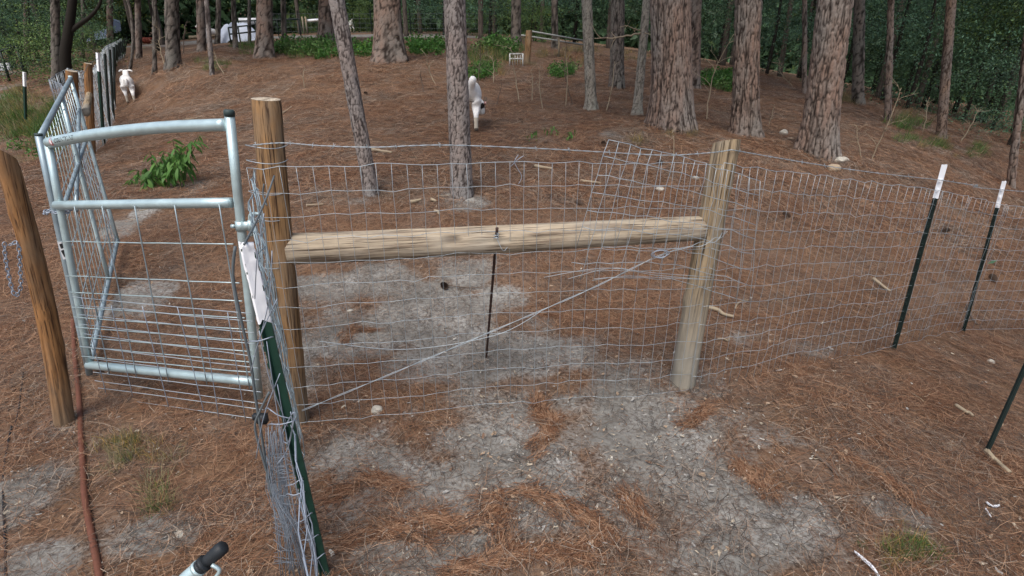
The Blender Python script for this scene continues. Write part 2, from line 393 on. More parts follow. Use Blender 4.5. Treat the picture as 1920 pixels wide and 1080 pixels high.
def ribbon_patch(name, n, rad, lmin, lmax, w, hmax, m, ang=None, curve=.35, upright=0):
    """a patch of n thin bent strips"""
    V = np.zeros((n, 6, 3)); T = np.zeros((n, 6, 4))
    r = rad * np.sqrt(rng.random(n)); a = rng.random(n) * 2 * np.pi
    c = np.stack([r * np.cos(a), r * np.sin(a), rng.random(n) * hmax + .004], 1)
    th = rng.random(n) * 2 * np.pi if ang is None else rng.normal(0, ang, n) + np.pi * (rng.random(n) < .5)
    L = rng.uniform(lmin, lmax, n); cv = rng.normal(0, curve, n); tilt = rng.normal(0, .10, n)
    if upright: tilt = rng.uniform(.5, 1.35, n)
    for i, s in enumerate((-.5, 0, .5)) if not upright else enumerate((0, .5, 1)):
        t2 = th + cv * s
        d = np.stack([np.cos(t2) * np.cos(tilt), np.sin(t2) * np.cos(tilt), np.sin(tilt)], 1)
        p = c + d * (L * s)[:, None]
        if upright: p[:, 2] -= .25 * (L * s * s) * np.cos(tilt)
        side = np.stack([-np.sin(t2), np.cos(t2), rng.normal(0, .3, n)], 1) * (w * (1 if s == 0 or not upright else 1 - .85 * s) / 2)
        if not upright: p[:, 2] = np.maximum(p[:, 2], .002)
        V[:, i * 2] = p - side; V[:, i * 2 + 1] = p + side
    tint = rng.random((n, 1)); t2 = (rng.random((n, 1)) < .12) * 1.0
    T[:] = np.concatenate([tint, t2, rng.random((n, 1)), np.ones((n, 1))], 1)[:, None]
    b = np.arange(n)[:, None] * 6
    Fc = np.concatenate([b + np.array([0, 2, 3, 1]), b + np.array([2, 4, 5, 3])]).reshape(-1, 4)
    o = mk(name, V.reshape(-1, 3), Fc, m, smooth=False); COL.objects.unlink(o)
    ca = o.data.color_attributes.new('tint', 'FLOAT_COLOR', 'POINT'); ca.data.foreach_set('color', T.astype(np.float32).ravel())
    return o
def needle_mat(name, a, b, c):
    m = mat(name, a, .75, 0, .25); N = NT(m); t = N.attr('tint'); s = N.n('ShaderNodeSeparateColor'); N.l(t.outputs['Color'], s.inputs[0])
    v = N.noise(N.coord('Object'), 1.0, 2)
    col = N.ramp(s.outputs[0], [(0, tuple(k * .3 for k in a)), (.3, a), (.65, b), (1, c)]); col = N.mix(s.outputs[1], col, tuple(min(1, k * 1.35) for k in c))
    N.base(col); return m
NM = needle_mat('pine_straw', (.130, .058, .031), (.235, .115, .061), (.315, .195, .12))
NM2 = needle_mat('grey_pine_straw', (.085, .060, .046), (.165, .122, .094), (.27, .215, .165))
def normals(x, y):
    e = .15; h = lambda a, b: HZ(a, b, False)
    dx = (h(x + e, y) - h(x - e, y)) / (2 * e); dy = (h(x, y + e) - h(x, y - e)) / (2 * e)
    return dx, dy
def tilt_rot(x, y, yaw):
    dx, dy = normals(x, y); out = np.zeros((len(x), 3))
    for i in range(len(x)):
        n = Vector((-dx[i], -dy[i], 1)).normalized(); q = n.to_track_quat('Z', 'Y') @ Matrix.Rotation(0, 3, 'Z').to_quaternion()
        q = Vector((0, 0, 1)).rotation_difference(n) @ Euler((0, 0, yaw[i])).to_quaternion(); out[i] = q.to_euler()[:]
    return out
def in_view(x, y, mx=130, my=130):
    z = HZ(x, y, False); d = y * math.cos(PITCH) - (z - HC) * math.sin(PITCH); up = y * math.sin(PITCH) + (z - HC) * math.cos(PITCH)
    u = 960 + F * x / np.maximum(d, .05); v = 540 - F * up / np.maximum(d, .05)
    return (d > .3) & (u > -mx) & (u < 1920 + mx) & (v > -my) & (v < 1080 + my)
px_, py_, sc_ = [], [], []
for (x0, x1, y0, y1, dens, s) in ((-3.4, 3.4, .7, 3.4, 105, .85), (-6.5, 6.5, 3.4, 6.5, 62, 1.0), (-13, 12, 6.5, 12, 30, 1.25), (-20, 17, 12, 20, 11, 1.7)):
    n = int((x1 - x0) * (y1 - y0) * dens); x = rng.uniform(x0, x1, n); y = rng.uniform(y0, y1, n)
    ok = in_view(x, y, 420, 200); x, y = x[ok], y[ok]
    ms = sandmask(x, y); cl = fbm(x * 1.7, y * 1.7, 5, 3)
    keep = rng.random(len(x)) < np.clip(1.25 - ms * 1.95, .025, 1) * np.clip(cl * 1.8, .35, 1.1)
    px_.append(x[keep]); py_.append(y[keep]); sc_.append(np.full(keep.sum(), s) * rng.uniform(.75, 1.25, keep.sum()))
for (bx_, by_, rad_) in ((697, 366, .16), (866, 366, .18), (1109, 208, .16), (1194, 216, .14), (1262, 240, .40), (1396, 255, .28), (1532, 287, .36), (1764, 260, .2), (730, 115, .5), (560, 792, .07), (1280, 722, .09), (122, 795, .07), (1675, 657, .05), (1805, 625, .05), (1848, 852, .04), (1894, 352, .16), (1664, 229, .16), (1157, 165, .25)):  # needle rings added round trunk and post feet in place of contact shade
    p = G(bx_, by_); n = 16; a = rng.random(n) * 6.283; r = rad_ + rng.random(n) * .14
    px_.append(p[0] + r * np.cos(a)); py_.append(p[1] + r * np.sin(a)); sc_.append(rng.uniform(.5, .8, n))
nx_, ny_, ns_ = np.concatenate(px_), np.concatenate(py_), np.concatenate(sc_)
pats = [ribbon_patch('needle_patch', 62, .20, .08, .18, .0012, .018, NM if i % 4 else NM2, None if i % 2 else .8) for i in range(8)]
pats += [ribbon_patch('straw_patch', 52, .24, .10, .24, .0023, .025, NM if i % 3 else NM2, None if i % 2 else .9) for i in range(6)]
P = np.stack([nx_, ny_, HZ(nx_, ny_) + .002], 1)
idx_ = np.where(ny_ > 5.2, 8 + rng.integers(0, 6, len(nx_)), rng.integers(0, 8, len(nx_)))
scatter('pine_needle_litter', P, tilt_rot(nx_, ny_, rng.random(len(nx_)) * 6.283), ns_, idx_, pats)
# swept drifts
dp = [ribbon_patch('drift_patch', 34, .03, .07, .15, .0013, .016, NM, .32) for i in range(3)]
rr = np.repeat(rings, 1, 0); rr[:, :2] += rng.normal(0, .02, (len(rr), 2)); rr[:, 2] += rng.normal(0, .25, len(rr))
scatter('pine_needle_drifts', np.stack([rr[:, 0], rr[:, 1], HZ(rr[:, 0], rr[:, 1])], 1), np.stack([0 * rr[:, 2], 0 * rr[:, 2], rr[:, 2]], 1), np.ones(len(rr)), rng.integers(0, 3, len(rr)), dp)
# chips and dead leaves
def chip(name, m, leaf=False):
    k = 9; th = np.linspace(0, 2 * np.pi, k, endpoint=False); r = .5 * (1 + rng.normal(0, .22, k)) ; ax = .5 if leaf else rng.uniform(.35, .8)
    x = np.cos(th) * r; y = np.sin(th) * r * ax; z = .18 * np.abs(x) ** 2 + rng.normal(0, .05, k) + .08
    V = np.concatenate([np.stack([x, y, z], 1), [[0, 0, .02]]]); Fc = [(k, i, (i + 1) % k) for i in range(k)]
    o = mk(name, V, Fc, m, smooth=False); COL.objects.unlink(o); return o
cm = [mat('chip_pale', (.37, .32, .245), .9), mat('chip_tan', (.30, .22, .15), .9), mat('chip_grey', (.30, .29, .27), .9), mat('chip_brown', (.17, .105, .07), .9), mat('chip_white', (.42, .40, .35), .9)]
chips = [chip('leaf_chip', cm[i % 5], i > 4) for i in range(10)]
n = 24000; x = rng.uniform(-3.2, 3.6, n); y = .8 + 4.7 * rng.random(n) ** 1.5; ms = sandmask(x, y); w = fbm(x * .9, y * .9, 6, 3)
keep = rng.random(n) < (np.clip(1.9 - y / 2.2, .12, 1) * np.clip(.4 + ms * .7, 0, 1) * np.clip((w - .3) * 3.5, .15, 1))
x, y = x[keep], y[keep]
for q, n_, sg in (((694, 374), 130, .16), ((868, 376), 110, .2), ((800, 382), 40, .12), ((820, 402), 20, .1)):
    p = G(*q); x = np.r_[x, p[0] + rng.normal(0, sg, n_)]; y = np.r_[y, p[1] - .1 + rng.normal(0, sg * .6, n_)]
sc = np.clip(rng.lognormal(math.log(.0118), .45, len(x)), .005, .034)
scatter('leaf_litter', np.stack([x, y, HZ(x, y) + .012], 1), np.stack([rng.normal(0, .3, len(x)), rng.normal(0, .3, len(x)), rng.random(len(x)) * 6.28], 1), sc, rng.integers(0, 10, len(x)), chips)
n = 4200; x = rng.uniform(-3.2, 3.6, n); y = rng.uniform(.8, 5.0, n); ms = sandmask(x, y); keep = rng.random(n) < np.clip(ms, .08, 1); x, y = x[keep], y[keep]
scatter('gravel', np.stack([x, y, HZ(x, y) + .006], 1), rng.random((len(x), 3)) * 6.28, np.clip(rng.lognormal(math.log(.0065), .4, len(x)), .003, .016), rng.integers(0, 10, len(x)), chips[:])
# thin dark twigs
tw = []
for i in range(5):
    b = MB(); L = rng.uniform(.1, .3); q = line((-L / 2, 0, .006), (L / 2, 0, .008), 5); q[1:-1, 1] += rng.normal(0, .012, 3); b.tube(q, np.linspace(.003, .0015, 5), 4)
    o = b.build('twig_piece', M['twig_dark'] if i < 4 else M['twig']); COL.objects.unlink(o); tw.append(o)
n = 900; x = rng.uniform(-6, 6, n); y = rng.uniform(.9, 11, n); ok = in_view(x, y); x, y = x[ok], y[ok]
scatter('fallen_twigs', np.stack([x, y, HZ(x, y) + .012], 1), tilt_rot(x, y, rng.random(len(x)) * 6.28), np.where(y < 4, .55, 1.0) * rng.uniform(.5, 1.3, len(x)), rng.integers(0, 5, len(x)), tw)
# single dark needles and fibres strewn over the sand
fib = [ribbon_patch('fibre_patch', 26, .16, .02, .10, .0016, .006, NM2 if i else mat('dark_fibre', (.05, .042, .036), .9), None, .6) for i in range(4)]
n = 2600; x = rng.uniform(-3.2, 3.6, n); y = .8 + 5 * rng.random(n) ** 1.2; ms = sandmask(x, y); keep = rng.random(n) < np.clip(ms * 1.6, .1, 1); x, y = x[keep], y[keep]
scatter('needle_fragments', np.stack([x, y, HZ(x, y) + .012], 1), tilt_rot(x, y, rng.random(len(x)) * 6.28), rng.uniform(.7, 1.3, len(x)), rng.integers(0, 4, len(x)), fib)
# grass and ground cover
gpat = [ribbon_patch('grass_patch', 60, .13, .08, .24, .006, .0, M['leaf_grass'] if i < 3 else M['grass_dry'], None, .5, 1) for i in range(5)]
weed = []
def leaf_cloud(n, rad, size, hgt, m, name, clump=None):
    c = rng.normal(0, 1, (n, 3)); c /= np.linalg.norm(c, axis=1, keepdims=True); c *= (rng.random((n, 1)) ** .4) * np.array(rad); c[:, 2] += hgt
    return leaves_at(c, size, m, name)
def leaves_at(c, size, m, name, long=1.0, droop=0.0, tintbase=None, dirs=None):
    n = len(c); d = rng.normal(0, 1, (n, 3)); 
    if dirs is not None: d = d * .45 + dirs
    d[:, 2] -= droop; d /= np.linalg.norm(d, axis=1, keepdims=True)
    e = np.cross(d, rng.normal(0, 1, (n, 3))); e /= np.linalg.norm(e, axis=1, keepdims=True)
    L = size * rng.uniform(.6, 1.3, (n, 1)); wv = L * .5 / long
    V = np.stack([c, c + d * L * .45 + e * wv * .5, c + d * L, c + d * L * .45 - e * wv * .5], 1)
    Fc = np.arange(n * 4).reshape(-1, 4)
    o = mk(name, V.reshape(-1, 3), Fc, m, smooth=False)
    t = np.zeros((n, 4, 4)); tb = rng.random(n) if tintbase is None else np.clip(tintbase + rng.normal(0, .15, n), 0, 1)
    t[:, :, 0] = tb[:, None]; t[:, :, 1] = ((rng.random(n) < .06) * .8)[:, None]; t[:, :, 3] = 1
    ca = o.data.color_attributes.new('tint', 'FLOAT_COLOR', 'POINT'); ca.data.foreach_set('color', t.astype(np.float32).ravel())
    return o
for i in range(3):
    o = leaf_cloud(160, (.2, .2, .12), .055, .10, M['leaf_bright'] if i < 2 else M['leaf_mid'], 'weed_patch'); COL.objects.unlink(o); weed.append(o)
gl = []
def patch(px, py, rx, ry, n, kinds, s=1.0):
    for _ in range(n):
        p = G(px + rng.normal(0, rx * .5), py + rng.normal(0, ry * .5)); gl.append((*p, s * rng.uniform(.6, 1.4), kinds[rng.integers(len(kinds))]))
GR = [0, 1, 2]; DR = [3, 4]; WD = [5, 6, 7]
patch(565, 98, 70, 10, 44, GR + WD + DR, 1.3); patch(610, 100, 60, 12, 30, WD + DR, 1.2); patch(680, 96, 40, 12, 26, GR + WD, 1.5); patch(800, 95, 60, 14, 30, GR + WD, 1.4)
patch(920, 110, 50, 22, 60, GR + DR, 1.4); patch(940, 95, 40, 10, 30, WD + GR, 1.6); patch(910, 140, 25, 12, 18, WD, .9); patch(1055, 138, 30, 8, 14, WD, 1.0)
patch(1345, 158, 28, 8, 30, GR + WD, 1.4); patch(1368, 165, 12, 6, 12, WD, 1.2); patch(470, 92, 40, 10, 20, GR + DR, 1.2); patch(400, 120, 30, 10, 14, GR + DR, .9)
patch(1700, 235, 40, 12, 20, DR + GR, 1.2); patch(1760, 275, 44, 10, 16, GR + DR, .8); patch(1820, 290, 44, 14, 16, GR + DR, .8); patch(1580, 190, 40, 10, 16, DR, 1.2); patch(1700, 262, 20, 6, 8, GR, .8)
patch(60, 235, 70, 30, 90, GR + DR, 1.4); patch(75, 280, 55, 28, 34, GR + DR + [5], .8); patch(95, 255, 30, 16, 18, GR + DR, .8); patch(20, 200, 60, 30, 50, DR + GR, 1.5); patch(110, 215, 30, 25, 40, GR, 1.2)
patch(240, 840, 40, 34, 10, DR + [0], .36); patch(310, 950, 34, 30, 8, DR + [0], .32); patch(1705, 1035, 70, 34, 22, GR + DR, .26); patch(250, 860, 70, 50, 8, DR, .35)
patch(1100, 100, 60, 15, 20, DR, 1.3); patch(1030, 105, 40, 8, 12, DR, 1.2); patch(1180, 108, 20, 10, 10, DR, 1.0); patch(1195, 270, 6, 6, 2, DR, .7); patch(1280, 255, 30, 6, 7, DR, .6)
gl = np.array(gl); nn = len(gl)
scatter('grass', gl[:, :3], tilt_rot(gl[:, 0], gl[:, 1], rng.random(nn) * 6.28), gl[:, 3], gl[:, 4].astype(int), gpat + weed)

# ------------------------------------------------------------------ trees
def worley(u, v, nu, seed):
    """F1, F2, cell id on a lattice periodic in u (period nu)"""
    r = np.random.default_rng(seed); nv = int(np.max(v)) + 4
    jx = r.random((nu, nv)); jy = r.random((nu, nv)); cr = r.random((nu, nv))
    ui = np.floor(u).astype(int); vi = np.floor(v).astype(int)
    f1 = np.full(u.shape, 9.); f2 = np.full(u.shape, 9.); idc = np.zeros(u.shape)
    for a in (-1, 0, 1):
        for b in (-1, 0, 1):
            cu = (ui + a) % nu; cv = np.clip(vi + b + 1, 0, nv - 1)
            d = np.hypot(ui + a + jx[cu, cv] - u, vi + b + jy[cu, cv] - v)
            new = d < f1; f2 = np.where(new, f1, np.minimum(f2, d)); idc = np.where(new, cr[cu, cv], idc); f1 = np.where(new, d, f1)
    return f1, f2, idc
def trunk_mesh(name, axis_pts, R, m, H, zdet, du, cellx, cellz, dep, flare=.45, seed=0, parent=None, lobes=.05):
    """axis_pts(z) -> offset xy; detailed bark up to zdet"""
    zs = np.concatenate([np.arange(-.25, zdet, du * 1.25), np.arange(zdet, H + .01, max(.5, (H - zdet) / 8))])
    na = max(14, int(2 * np.pi * R / du)); na = min(na, 180)
    th = np.arange(na) * 2 * np.pi / na; TH, ZZ = np.meshgrid(th, zs)
    zz = np.maximum(ZZ, 0)
    rad = R * (1 - .55 * zz / H) * (1 + flare * np.exp(-zz / (1.1 * R + .05)) * (1 + .35 * np.sin(TH * 3 + seed) + .2 * np.sin(TH * 5 + 2 * seed)))
    rad *= 1 + lobes * np.sin(TH * 2 + seed + ZZ * .4) 
    nu = max(5, int(2 * np.pi * R / cellx))
    warp = (fbm(np.cos(TH) * R * 9 + 5 + seed, ZZ * 7 + np.sin(TH) * R * 9, 2, 3) - .5)
    uu = (TH / (2 * np.pi) * nu + warp * .9) % nu; vv = (ZZ + .5) / cellz + warp * .6
    f1, f2, idc = worley(uu, vv, nu, seed + 3)
    pl = np.clip((f2 - f1) / .34, 0, 1)
    rid = np.abs(2 * fbm(np.cos(TH) * R / (cellx * 1.1) + 9 + seed, ZZ / (cellz * 2.2) + np.sin(TH) * R / (cellx * 1.1), 3, 3) - 1)
    pl = np.minimum(.15 + .85 * pl, np.clip(rid / .24, 0, 1))
    rad = rad + dep * (pl - .6) * (1 + .5 * idc) + dep * .5 * (fbm(TH * R * 30, ZZ * 25, 4, 2) - .5)
    ox, oy = axis_pts(ZZ)
    V = np.stack([ox + rad * np.cos(TH), oy + rad * np.sin(TH), ZZ], 2).reshape(-1, 3)
    n = len(zs); i, j = np.meshgrid(np.arange(n - 1), np.arange(na), indexing='ij'); j2 = (j + 1) % na
    Fc = np.stack([i * na + j, i * na + j2, (i + 1) * na + j2, (i + 1) * na + j], 2).reshape(-1, 4)
    o = mk(name, V, Fc, m, parent)
    c = np.stack([pl, idc, fbm(TH * 2, ZZ, 1, 2), np.ones_like(pl)], 2).reshape(-1, 4)
    ca = o.data.color_attributes.new('bark', 'FLOAT_COLOR', 'POINT'); ca.data.foreach_set('color', c.astype(np.float32).ravel())
    return o
# shared crowns: pine tops high overhead, leafy understory crowns
def pine_crown_mesh(seed, dens=1.0):
    r = np.random.default_rng(seed); C = []; D = []
    for k in range(int(26 * dens)):
        h = r.uniform(0, 1) ** .8; a = r.random() * 6.283; L = (1.25 - h) * r.uniform(1.6, 2.8)
        for s in np.linspace(.3, 1, 6):
            for q in range(3):
                c = np.array([math.cos(a) * L * s, math.sin(a) * L * s, h * 5 + s * s * .5]) + r.normal(0, .22, 3)
                dd = r.normal(0, 1, (16, 3)); dd[:, 2] += .4; C.append(np.repeat(c[None], 16, 0) + r.normal(0, .05, (16, 3))); D.append(dd)
    C = np.concatenate(C); D = np.concatenate(D)
    return leaves_at(C, .34, M['leaf_pine'], 'crown', 3.2, 0, r.random(len(C)), D)
PINE = [pine_crown_mesh(s) for s in (1, 2, 3)]
for o in PINE: COL.objects.unlink(o)
def leafy_mesh(seed, m, rx, rz, ncl, per, size, droop=.2):
    r = np.random.default_rng(seed); C = []; Tn = []
    for k in range(ncl):
        d = r.normal(0, 1, 3); d /= np.linalg.norm(d); d *= r.random() ** .33
        c = d * np.array([rx, rx, rz]) * (1 + .25 * math.sin(5 * d[0] + seed)); s = r.uniform(.3, .7)
        q = r.normal(0, 1, (per, 3)) * np.array([s, s, s * .22]); q[:, 2] -= .25 * (q[:, 0] ** 2 + q[:, 1] ** 2); C.append(c + q); Tn.append(np.full(per, r.random()))
    return leaves_at(np.concatenate(C), size, m, 'crown', 1.3, droop, np.concatenate(Tn))
M['leaf_painted_lit'] = leaf_mat('leaf_painted_sun', (.10, .125, .03), .5, .35)  # brighter yellow-green paints the lit patch of foliage into the leaf colour
LEAFY = [leafy_mesh(11, M['leaf_dark'], 2.0, 2.4, 62, 130, .085), leafy_mesh(12, M['leaf_teal'], 2.2, 2.2, 62, 130, .08), leafy_mesh(13, M['leaf_mid'], 1.9, 2.0, 80, 80, .11), leafy_mesh(14, M['leaf_teal'], 2.4, 2.8, 74, 120, .08), leafy_mesh(15, M['leaf_painted_lit'], 2.0, 2.2, 80, 80, .10)]
for o in LEAFY: COL.objects.unlink(o)
def copy_part(src, parent, name, loc=(0, 0, 0), scale=(1, 1, 1), rz=0):
    o = src.copy(); o.name = name; link(o, parent); o.location = loc; o.scale = scale; o.rotation_euler = (0, 0, rz); return o
KIND = {  # material, cell width, cell height, bark depth, flare
    'big': ('bark_big', .033, .20, .016, .42), 'near': ('bark_near', .030, .055, .005, .12), 'pale': ('bark_light', .016, .075, .004, .55),
    'dark': ('bark_dark', .045, .2, .014, .3), 'far': ('bark_dark', .07, .3, .015, .25), 'mid': ('bark_big', .04, .16, .012, .22), 'orange': ('bark_orange', .04, .10, .008, .2)}
def tree(base, topx, wpx, kind, label, H=13, crown='pine', cz0=None, fork=None, name=None, group=None, curve=0.0):
    p = G(*base); t = depth(p); xn = (base[0] - 960) / F
    R = wpx / 2000 * t / math.sqrt(1 + .8 * xn * xn)
    top = PY(topx, 0, p[1]); sl = (top[0] - p[0]) / max(.3, top[2] - p[2]); hz_ = top[2] - p[2]
    mn, cx, czz, dep, fl = KIND[kind]
    root = empty(name or ('pine_tree' if crown == 'pine' else 'leafy_tree'), p, label, 'tree', group)
    du = max(.010, t * .0017) if t < 12 else t * .003
    zdet = min(H * .7, hz_ + .6)
    def ax(z):
        zc = np.minimum(z, hz_ * 1.3)
        k = curve * np.sin(np.clip(zc / max(hz_, .1), 0, 1) * np.pi)
        return sl * zc + k, 0 * z
    tr = trunk_mesh('trunk', ax, R, M[mn], H, zdet, du, max(cx, du * 2.2), max(czz, du * 4), dep, fl, len(bpy.data.objects) % 97, root)
    xt = sl * hz_ * 1.3
    if crown == 'pine':
        copy_part(random.choice(PINE), root, 'crown', (xt, 0, H - 5.2), (1, 1, 1), random.random() * 6)
    elif crown:
        copy_part(LEAFY[crown - 1], root, 'crown', (xt, 0, cz0 or H - 2), (1, 1, 1), random.random() * 6)
    return root
T = tree
# near row, left to right
T((697, 366), 631, 27, 'near', 'slim leaning pine trunk rising from sandy mound behind the fence rail', 11)
T((866, 366), 852, 40, 'near', 'straight young pine hiding half of the grazing goat', 12)
T((1109, 208), 1100, 20, 'pale', 'pale smooth-barked upright tree with flared foot left of the big pine', 10, 3, 8.5, name='pale_tree')
T((1194, 216), 1213, 16, 'pale', 'pale slender tree leaning against the biggest pine', 9, 3, 8.0, name='pale_tree')
big = T((1262, 240), 1257, 74, 'big', 'biggest reddish pine with very thick deeply furrowed trunk', 17)
T((1396, 255), 1402, 46, 'big', 'grey furrowed pine standing alone right of the biggest pine', 15)
T((1532, 287), 1566, 66, 'big', 'thick brown pine with white rocks at its foot', 17)
T((1764, 260), 1784, 19, 'orange', 'slim orange-barked pine at top of the slope edge on the right', 12)
T((1894, 352), 1935, 17, 'mid', 'narrow leaning trunk behind the farther white-topped steel post', 10)
# second row
T((730, 115), 726, 50, 'big', 'wide furrowed pine with twigs at its foot behind the leaning pine', 15)
T((1157, 165), 1158, 27, 'dark', 'dark furrowed pine between the two pale trees', 14)
T((1300, 166), 1304, 23, 'mid', 'brown pine half hidden behind the biggest pine', 14)
T((496, 108), 496, 31, 'big', 'thick pine above the tall brown gatepost', 15)
T((613, 79), 611, 29, 'big', 'stout pine just left of the leaning pine at the sandy clearing', 15)
T((967, 86), 968, 18, 'dark', 'dark pine left of the far wooden fence post', 14)
T((325, 125), 322, 28, 'dark', 'stout dark pine with sapling twigs beside it near the far yard', 13)
T((378, 98), 376, 17, 'mid', 'upright pine touching the slim leaning pine on the far left', 14)
T((398, 140), 387, 10, 'near', 'slim leaning pine with grass at its foot near the far yard', 10)
T((290, 138), 290, 9, 'dark', 'thin crooked dark stem right of the walking goat', 8, 1, 6.5)
T((261, 111), 258, 13, 'mid', 'straight grey pine behind the walking goat', 13)
T((243, 134), 240, 6, 'dark', 'very thin dark stem directly behind the walking goat', 8, 3, 6.5, curve=.12)
T((408, 82), 410, 11, 'far', 'dark pine in front of the white animal in the far yard', 13)
T((442, 92), 437, 10, 'far', 'dark pine between the white tarp and the black pipe gate', 13)
T((468, 84), 467, 7, 'far', 'thin dark pine left of the thick pine by the yard gate', 12)
T((533, 76), 531, 10, 'far', 'dark pine right of the thick pine at edge of sandy clearing', 12)
T((1040, 90), 1040, 13, 'far', 'dark pine behind the far pale fence rails', 14)
T((1508, 176), 1509, 10, 'mid', 'slim grey tree between the lone grey pine and the rock-footed pine', 12)
T((1664, 229), 1671, 13, 'mid', 'grey trunk with a bare forked sapling in front on the right slope', 13)
T((1418, 190), 1428, 4, 'dark', 'thin-stemmed tree with light green leaves hanging at the top right of the lone grey pine', 7, 3, 5.6, name='leafy_tree')
T((1608, 196), 1612, 22, 'dark', 'very dark broad pine in shade right of the rock-footed pine', 13)
T((206, 92), 206, 13, 'mid', 'grey trunk in front of the blue metal roof', 13)
T((155, 116), 156, 9, 'dark', 'narrow dark trunk left of the blue metal roof', 12)
T((52, 122), 49, 13, 'mid', 'straight grey trunk above the far left white-topped post', 13)
p2 = T((106, 166), 103, 20, 'dark', 'dark twin-stemmed tree with a curved limb beyond the gate', 11, 1, 9.0, name='forked_tree')
# second stem and curved limb of the forked tree
o0 = Vector(p2.location); b0 = np.array(o0)
s1 = [b0 + (.25, .1, -.1), PY(122, 110, b0[1]), PY(128, 60, b0[1]), PY(136, 0, b0[1]), PY(142, -120, b0[1])]
mb = MB(); 
def smooth_path(P, n):
    P = np.asarray(P, float); m_ = len(P); t = np.linspace(0, m_ - 1, n); i = np.clip(t.astype(int), 0, m_ - 2); f = (t - i)[:, None]
    p0 = P[np.maximum(i - 1, 0)]; p1 = P[i]; p2_ = P[i + 1]; p3 = P[np.minimum(i + 2, m_ - 1)]
    return .5 * (2 * p1 + (p2_ - p0) * f + (2 * p0 - 5 * p1 + 4 * p2_ - p3) * f ** 2 + (3 * p1 - p0 - 3 * p2_ + p3) * f ** 3)
mb.tube(smooth_path(s1, 24), np.linspace(.15, .08, 24), 12); part(mb, 'trunk', M['bark_dark'], p2)
mb = MB(); mb.tube(smooth_path([PY(128, 62, b0[1]), PY(150, 45, b0[1]), PY(168, 32, b0[1] - .3), PY(185, 12, b0[1] - .4), PY(192, -15, b0[1] - .4)], 18), np.linspace(.07, .025, 18), 8); part(mb, 'limb', M['bark_dark'], p2)
# the low dead branch that crosses in front of the pale trees, growing from the leaning pale tree
def grow(mb, path, r0, r1, k, nt, tl, depth_=1, seed=0):
    r = np.random.default_rng(seed); P = smooth_path(path, 14); P[1:-1] += r.normal(0, r0 * .5, (12, 3)); mb.tube(P, np.linspace(r0, r1, 14), k)
    for q in range(nt):
        f = r.uniform(.25, .98); i = int(f * 13); d = P[min(i + 1, 13)] - P[max(i - 1, 0)]; d /= np.linalg.norm(d)
        s = np.cross(d, r.normal(0, 1, 3)); s /= np.linalg.norm(s); L = tl * r.uniform(.4, 1.1); e = P[i] + (d * .6 + s * .9) * L; m_ = P[i] + (d * .5 + s * .5) * L * .5
        if depth_ > 0: grow(mb, [P[i], m_, e], max(r1, r0 * .5), r1 * .6, 4, 2, tl * .45, depth_ - 1, seed * 7 + q + 1)
        else: mb.tube(smooth_path([P[i], m_, e], 5), np.linspace(max(r1 * .8, r0 * .45), r1 * .5, 5), 4)
yb = G(1194, 216)[1]
mb = MB(); grow(mb, [PY(1203, 62, yb), PY(1180, 66, yb - .1), PY(1150, 70, yb - .15), PY(1114, 72, yb - .1)], .018, .006, 5, 5, .25, 0, 5)
grow(mb, [PY(1205, 58, yb), PY(1190, 54, yb - .1), PY(1172, 47, yb - .2)], .013, .005, 5, 3, .2, 0, 6); grow(mb, [PY(1206, 60, yb), PY(1222, 66, yb - .3), PY(1240, 68, yb - .5)], .01, .003, 4, 3, .15, 0, 9)
leaning = [o for o in bpy.data.objects if o.get('label', '').startswith('pale slender')][0]
part(mb, 'branch', M['twig'], leaning)

# saplings, bare
saps = [((895, 165), (902, 85), 9, 'bare twiggy sapling directly behind the grazing goat'), ((974, 192), (957, 88), 8, 'bare branching sapling in front of the white wire cage'),
        ((1018, 204), (1013, 122), 7, 'bare sapling with side twig right of the white wire cage'), ((1060, 200), (1059, 96), 4, 'straight bare sapling left of the bowed one'),
        ((1076, 198), (1062, 92), 5, 'bowed bare sapling with its tip bent left over its neighbour'), ((1136, 210), (1152, 115), 4, 'thin bare stem crossing before the dark furrowed pine'),
        ((1324, 226), (1376, 64), 6, 'tall bare whip curving right toward the lone grey pine'), ((1632, 300), (1690, 165), 9, 'forked dead sapling right of the rock-footed pine'),
        ((929, 198), (941, 158), 3, 'short leaning twig right of the grazing goat'), ((997, 190), (996, 132), 5, 'thin green-tinged sapling amid the bare saplings'),
        ((925, 155), (923, 105), 6, 'thin bare whip behind the green weeds near the goat'), ((572, 165), (572, 125), 3, 'short upright twig on open straw beneath the sandy clearing'),
        ((795, 172), (788, 130), 4, 'little forked twig between the two near pines'), ((818, 160), (800, 105), 6, 'leaning bare whip left of the straight young pine'),
        ((422, 140), (403, 97), 5, 'bent pale sapling right of the slim leaning pine in the yard'), ((312, 130), (300, 55), 7, 'arching twiggy sapling beside the stout dark pine'),
        ((345, 103), (350, 40), 8, 'twiggy shrub stem right of the stout dark pine'), ((1492, 165), (1462, 118), 9, 'spreading bare shrub before the slim grey tree'),
        ((1730, 250), (1738, 190), 6, 'upright dry weed stem left of the orange-barked pine'), ((1800, 268), (1835, 205), 9, 'sprawling dead branches right of the orange-barked pine'),
        ((880, 120), (868, 60), 7, 'leafless shrub right of the straight young pine'), ((1618, 300), (1606, 235), 5, 'curled bare twig at right side of the rock-footed pine'),
        ((1262, 300), (1261, 245), 2, 'single thin stem rising in front of the biggest pine'), ((1440, 235), (1452, 195), 4, 'small bare twig left of the rock-footed pine'),
        ((1535, 305), (1560, 232), 4, 'pale forked twig leaning on the rock-footed pine'), ((760, 118), (747, 70), 6, 'dead twigs at foot of the wide furrowed pine')]
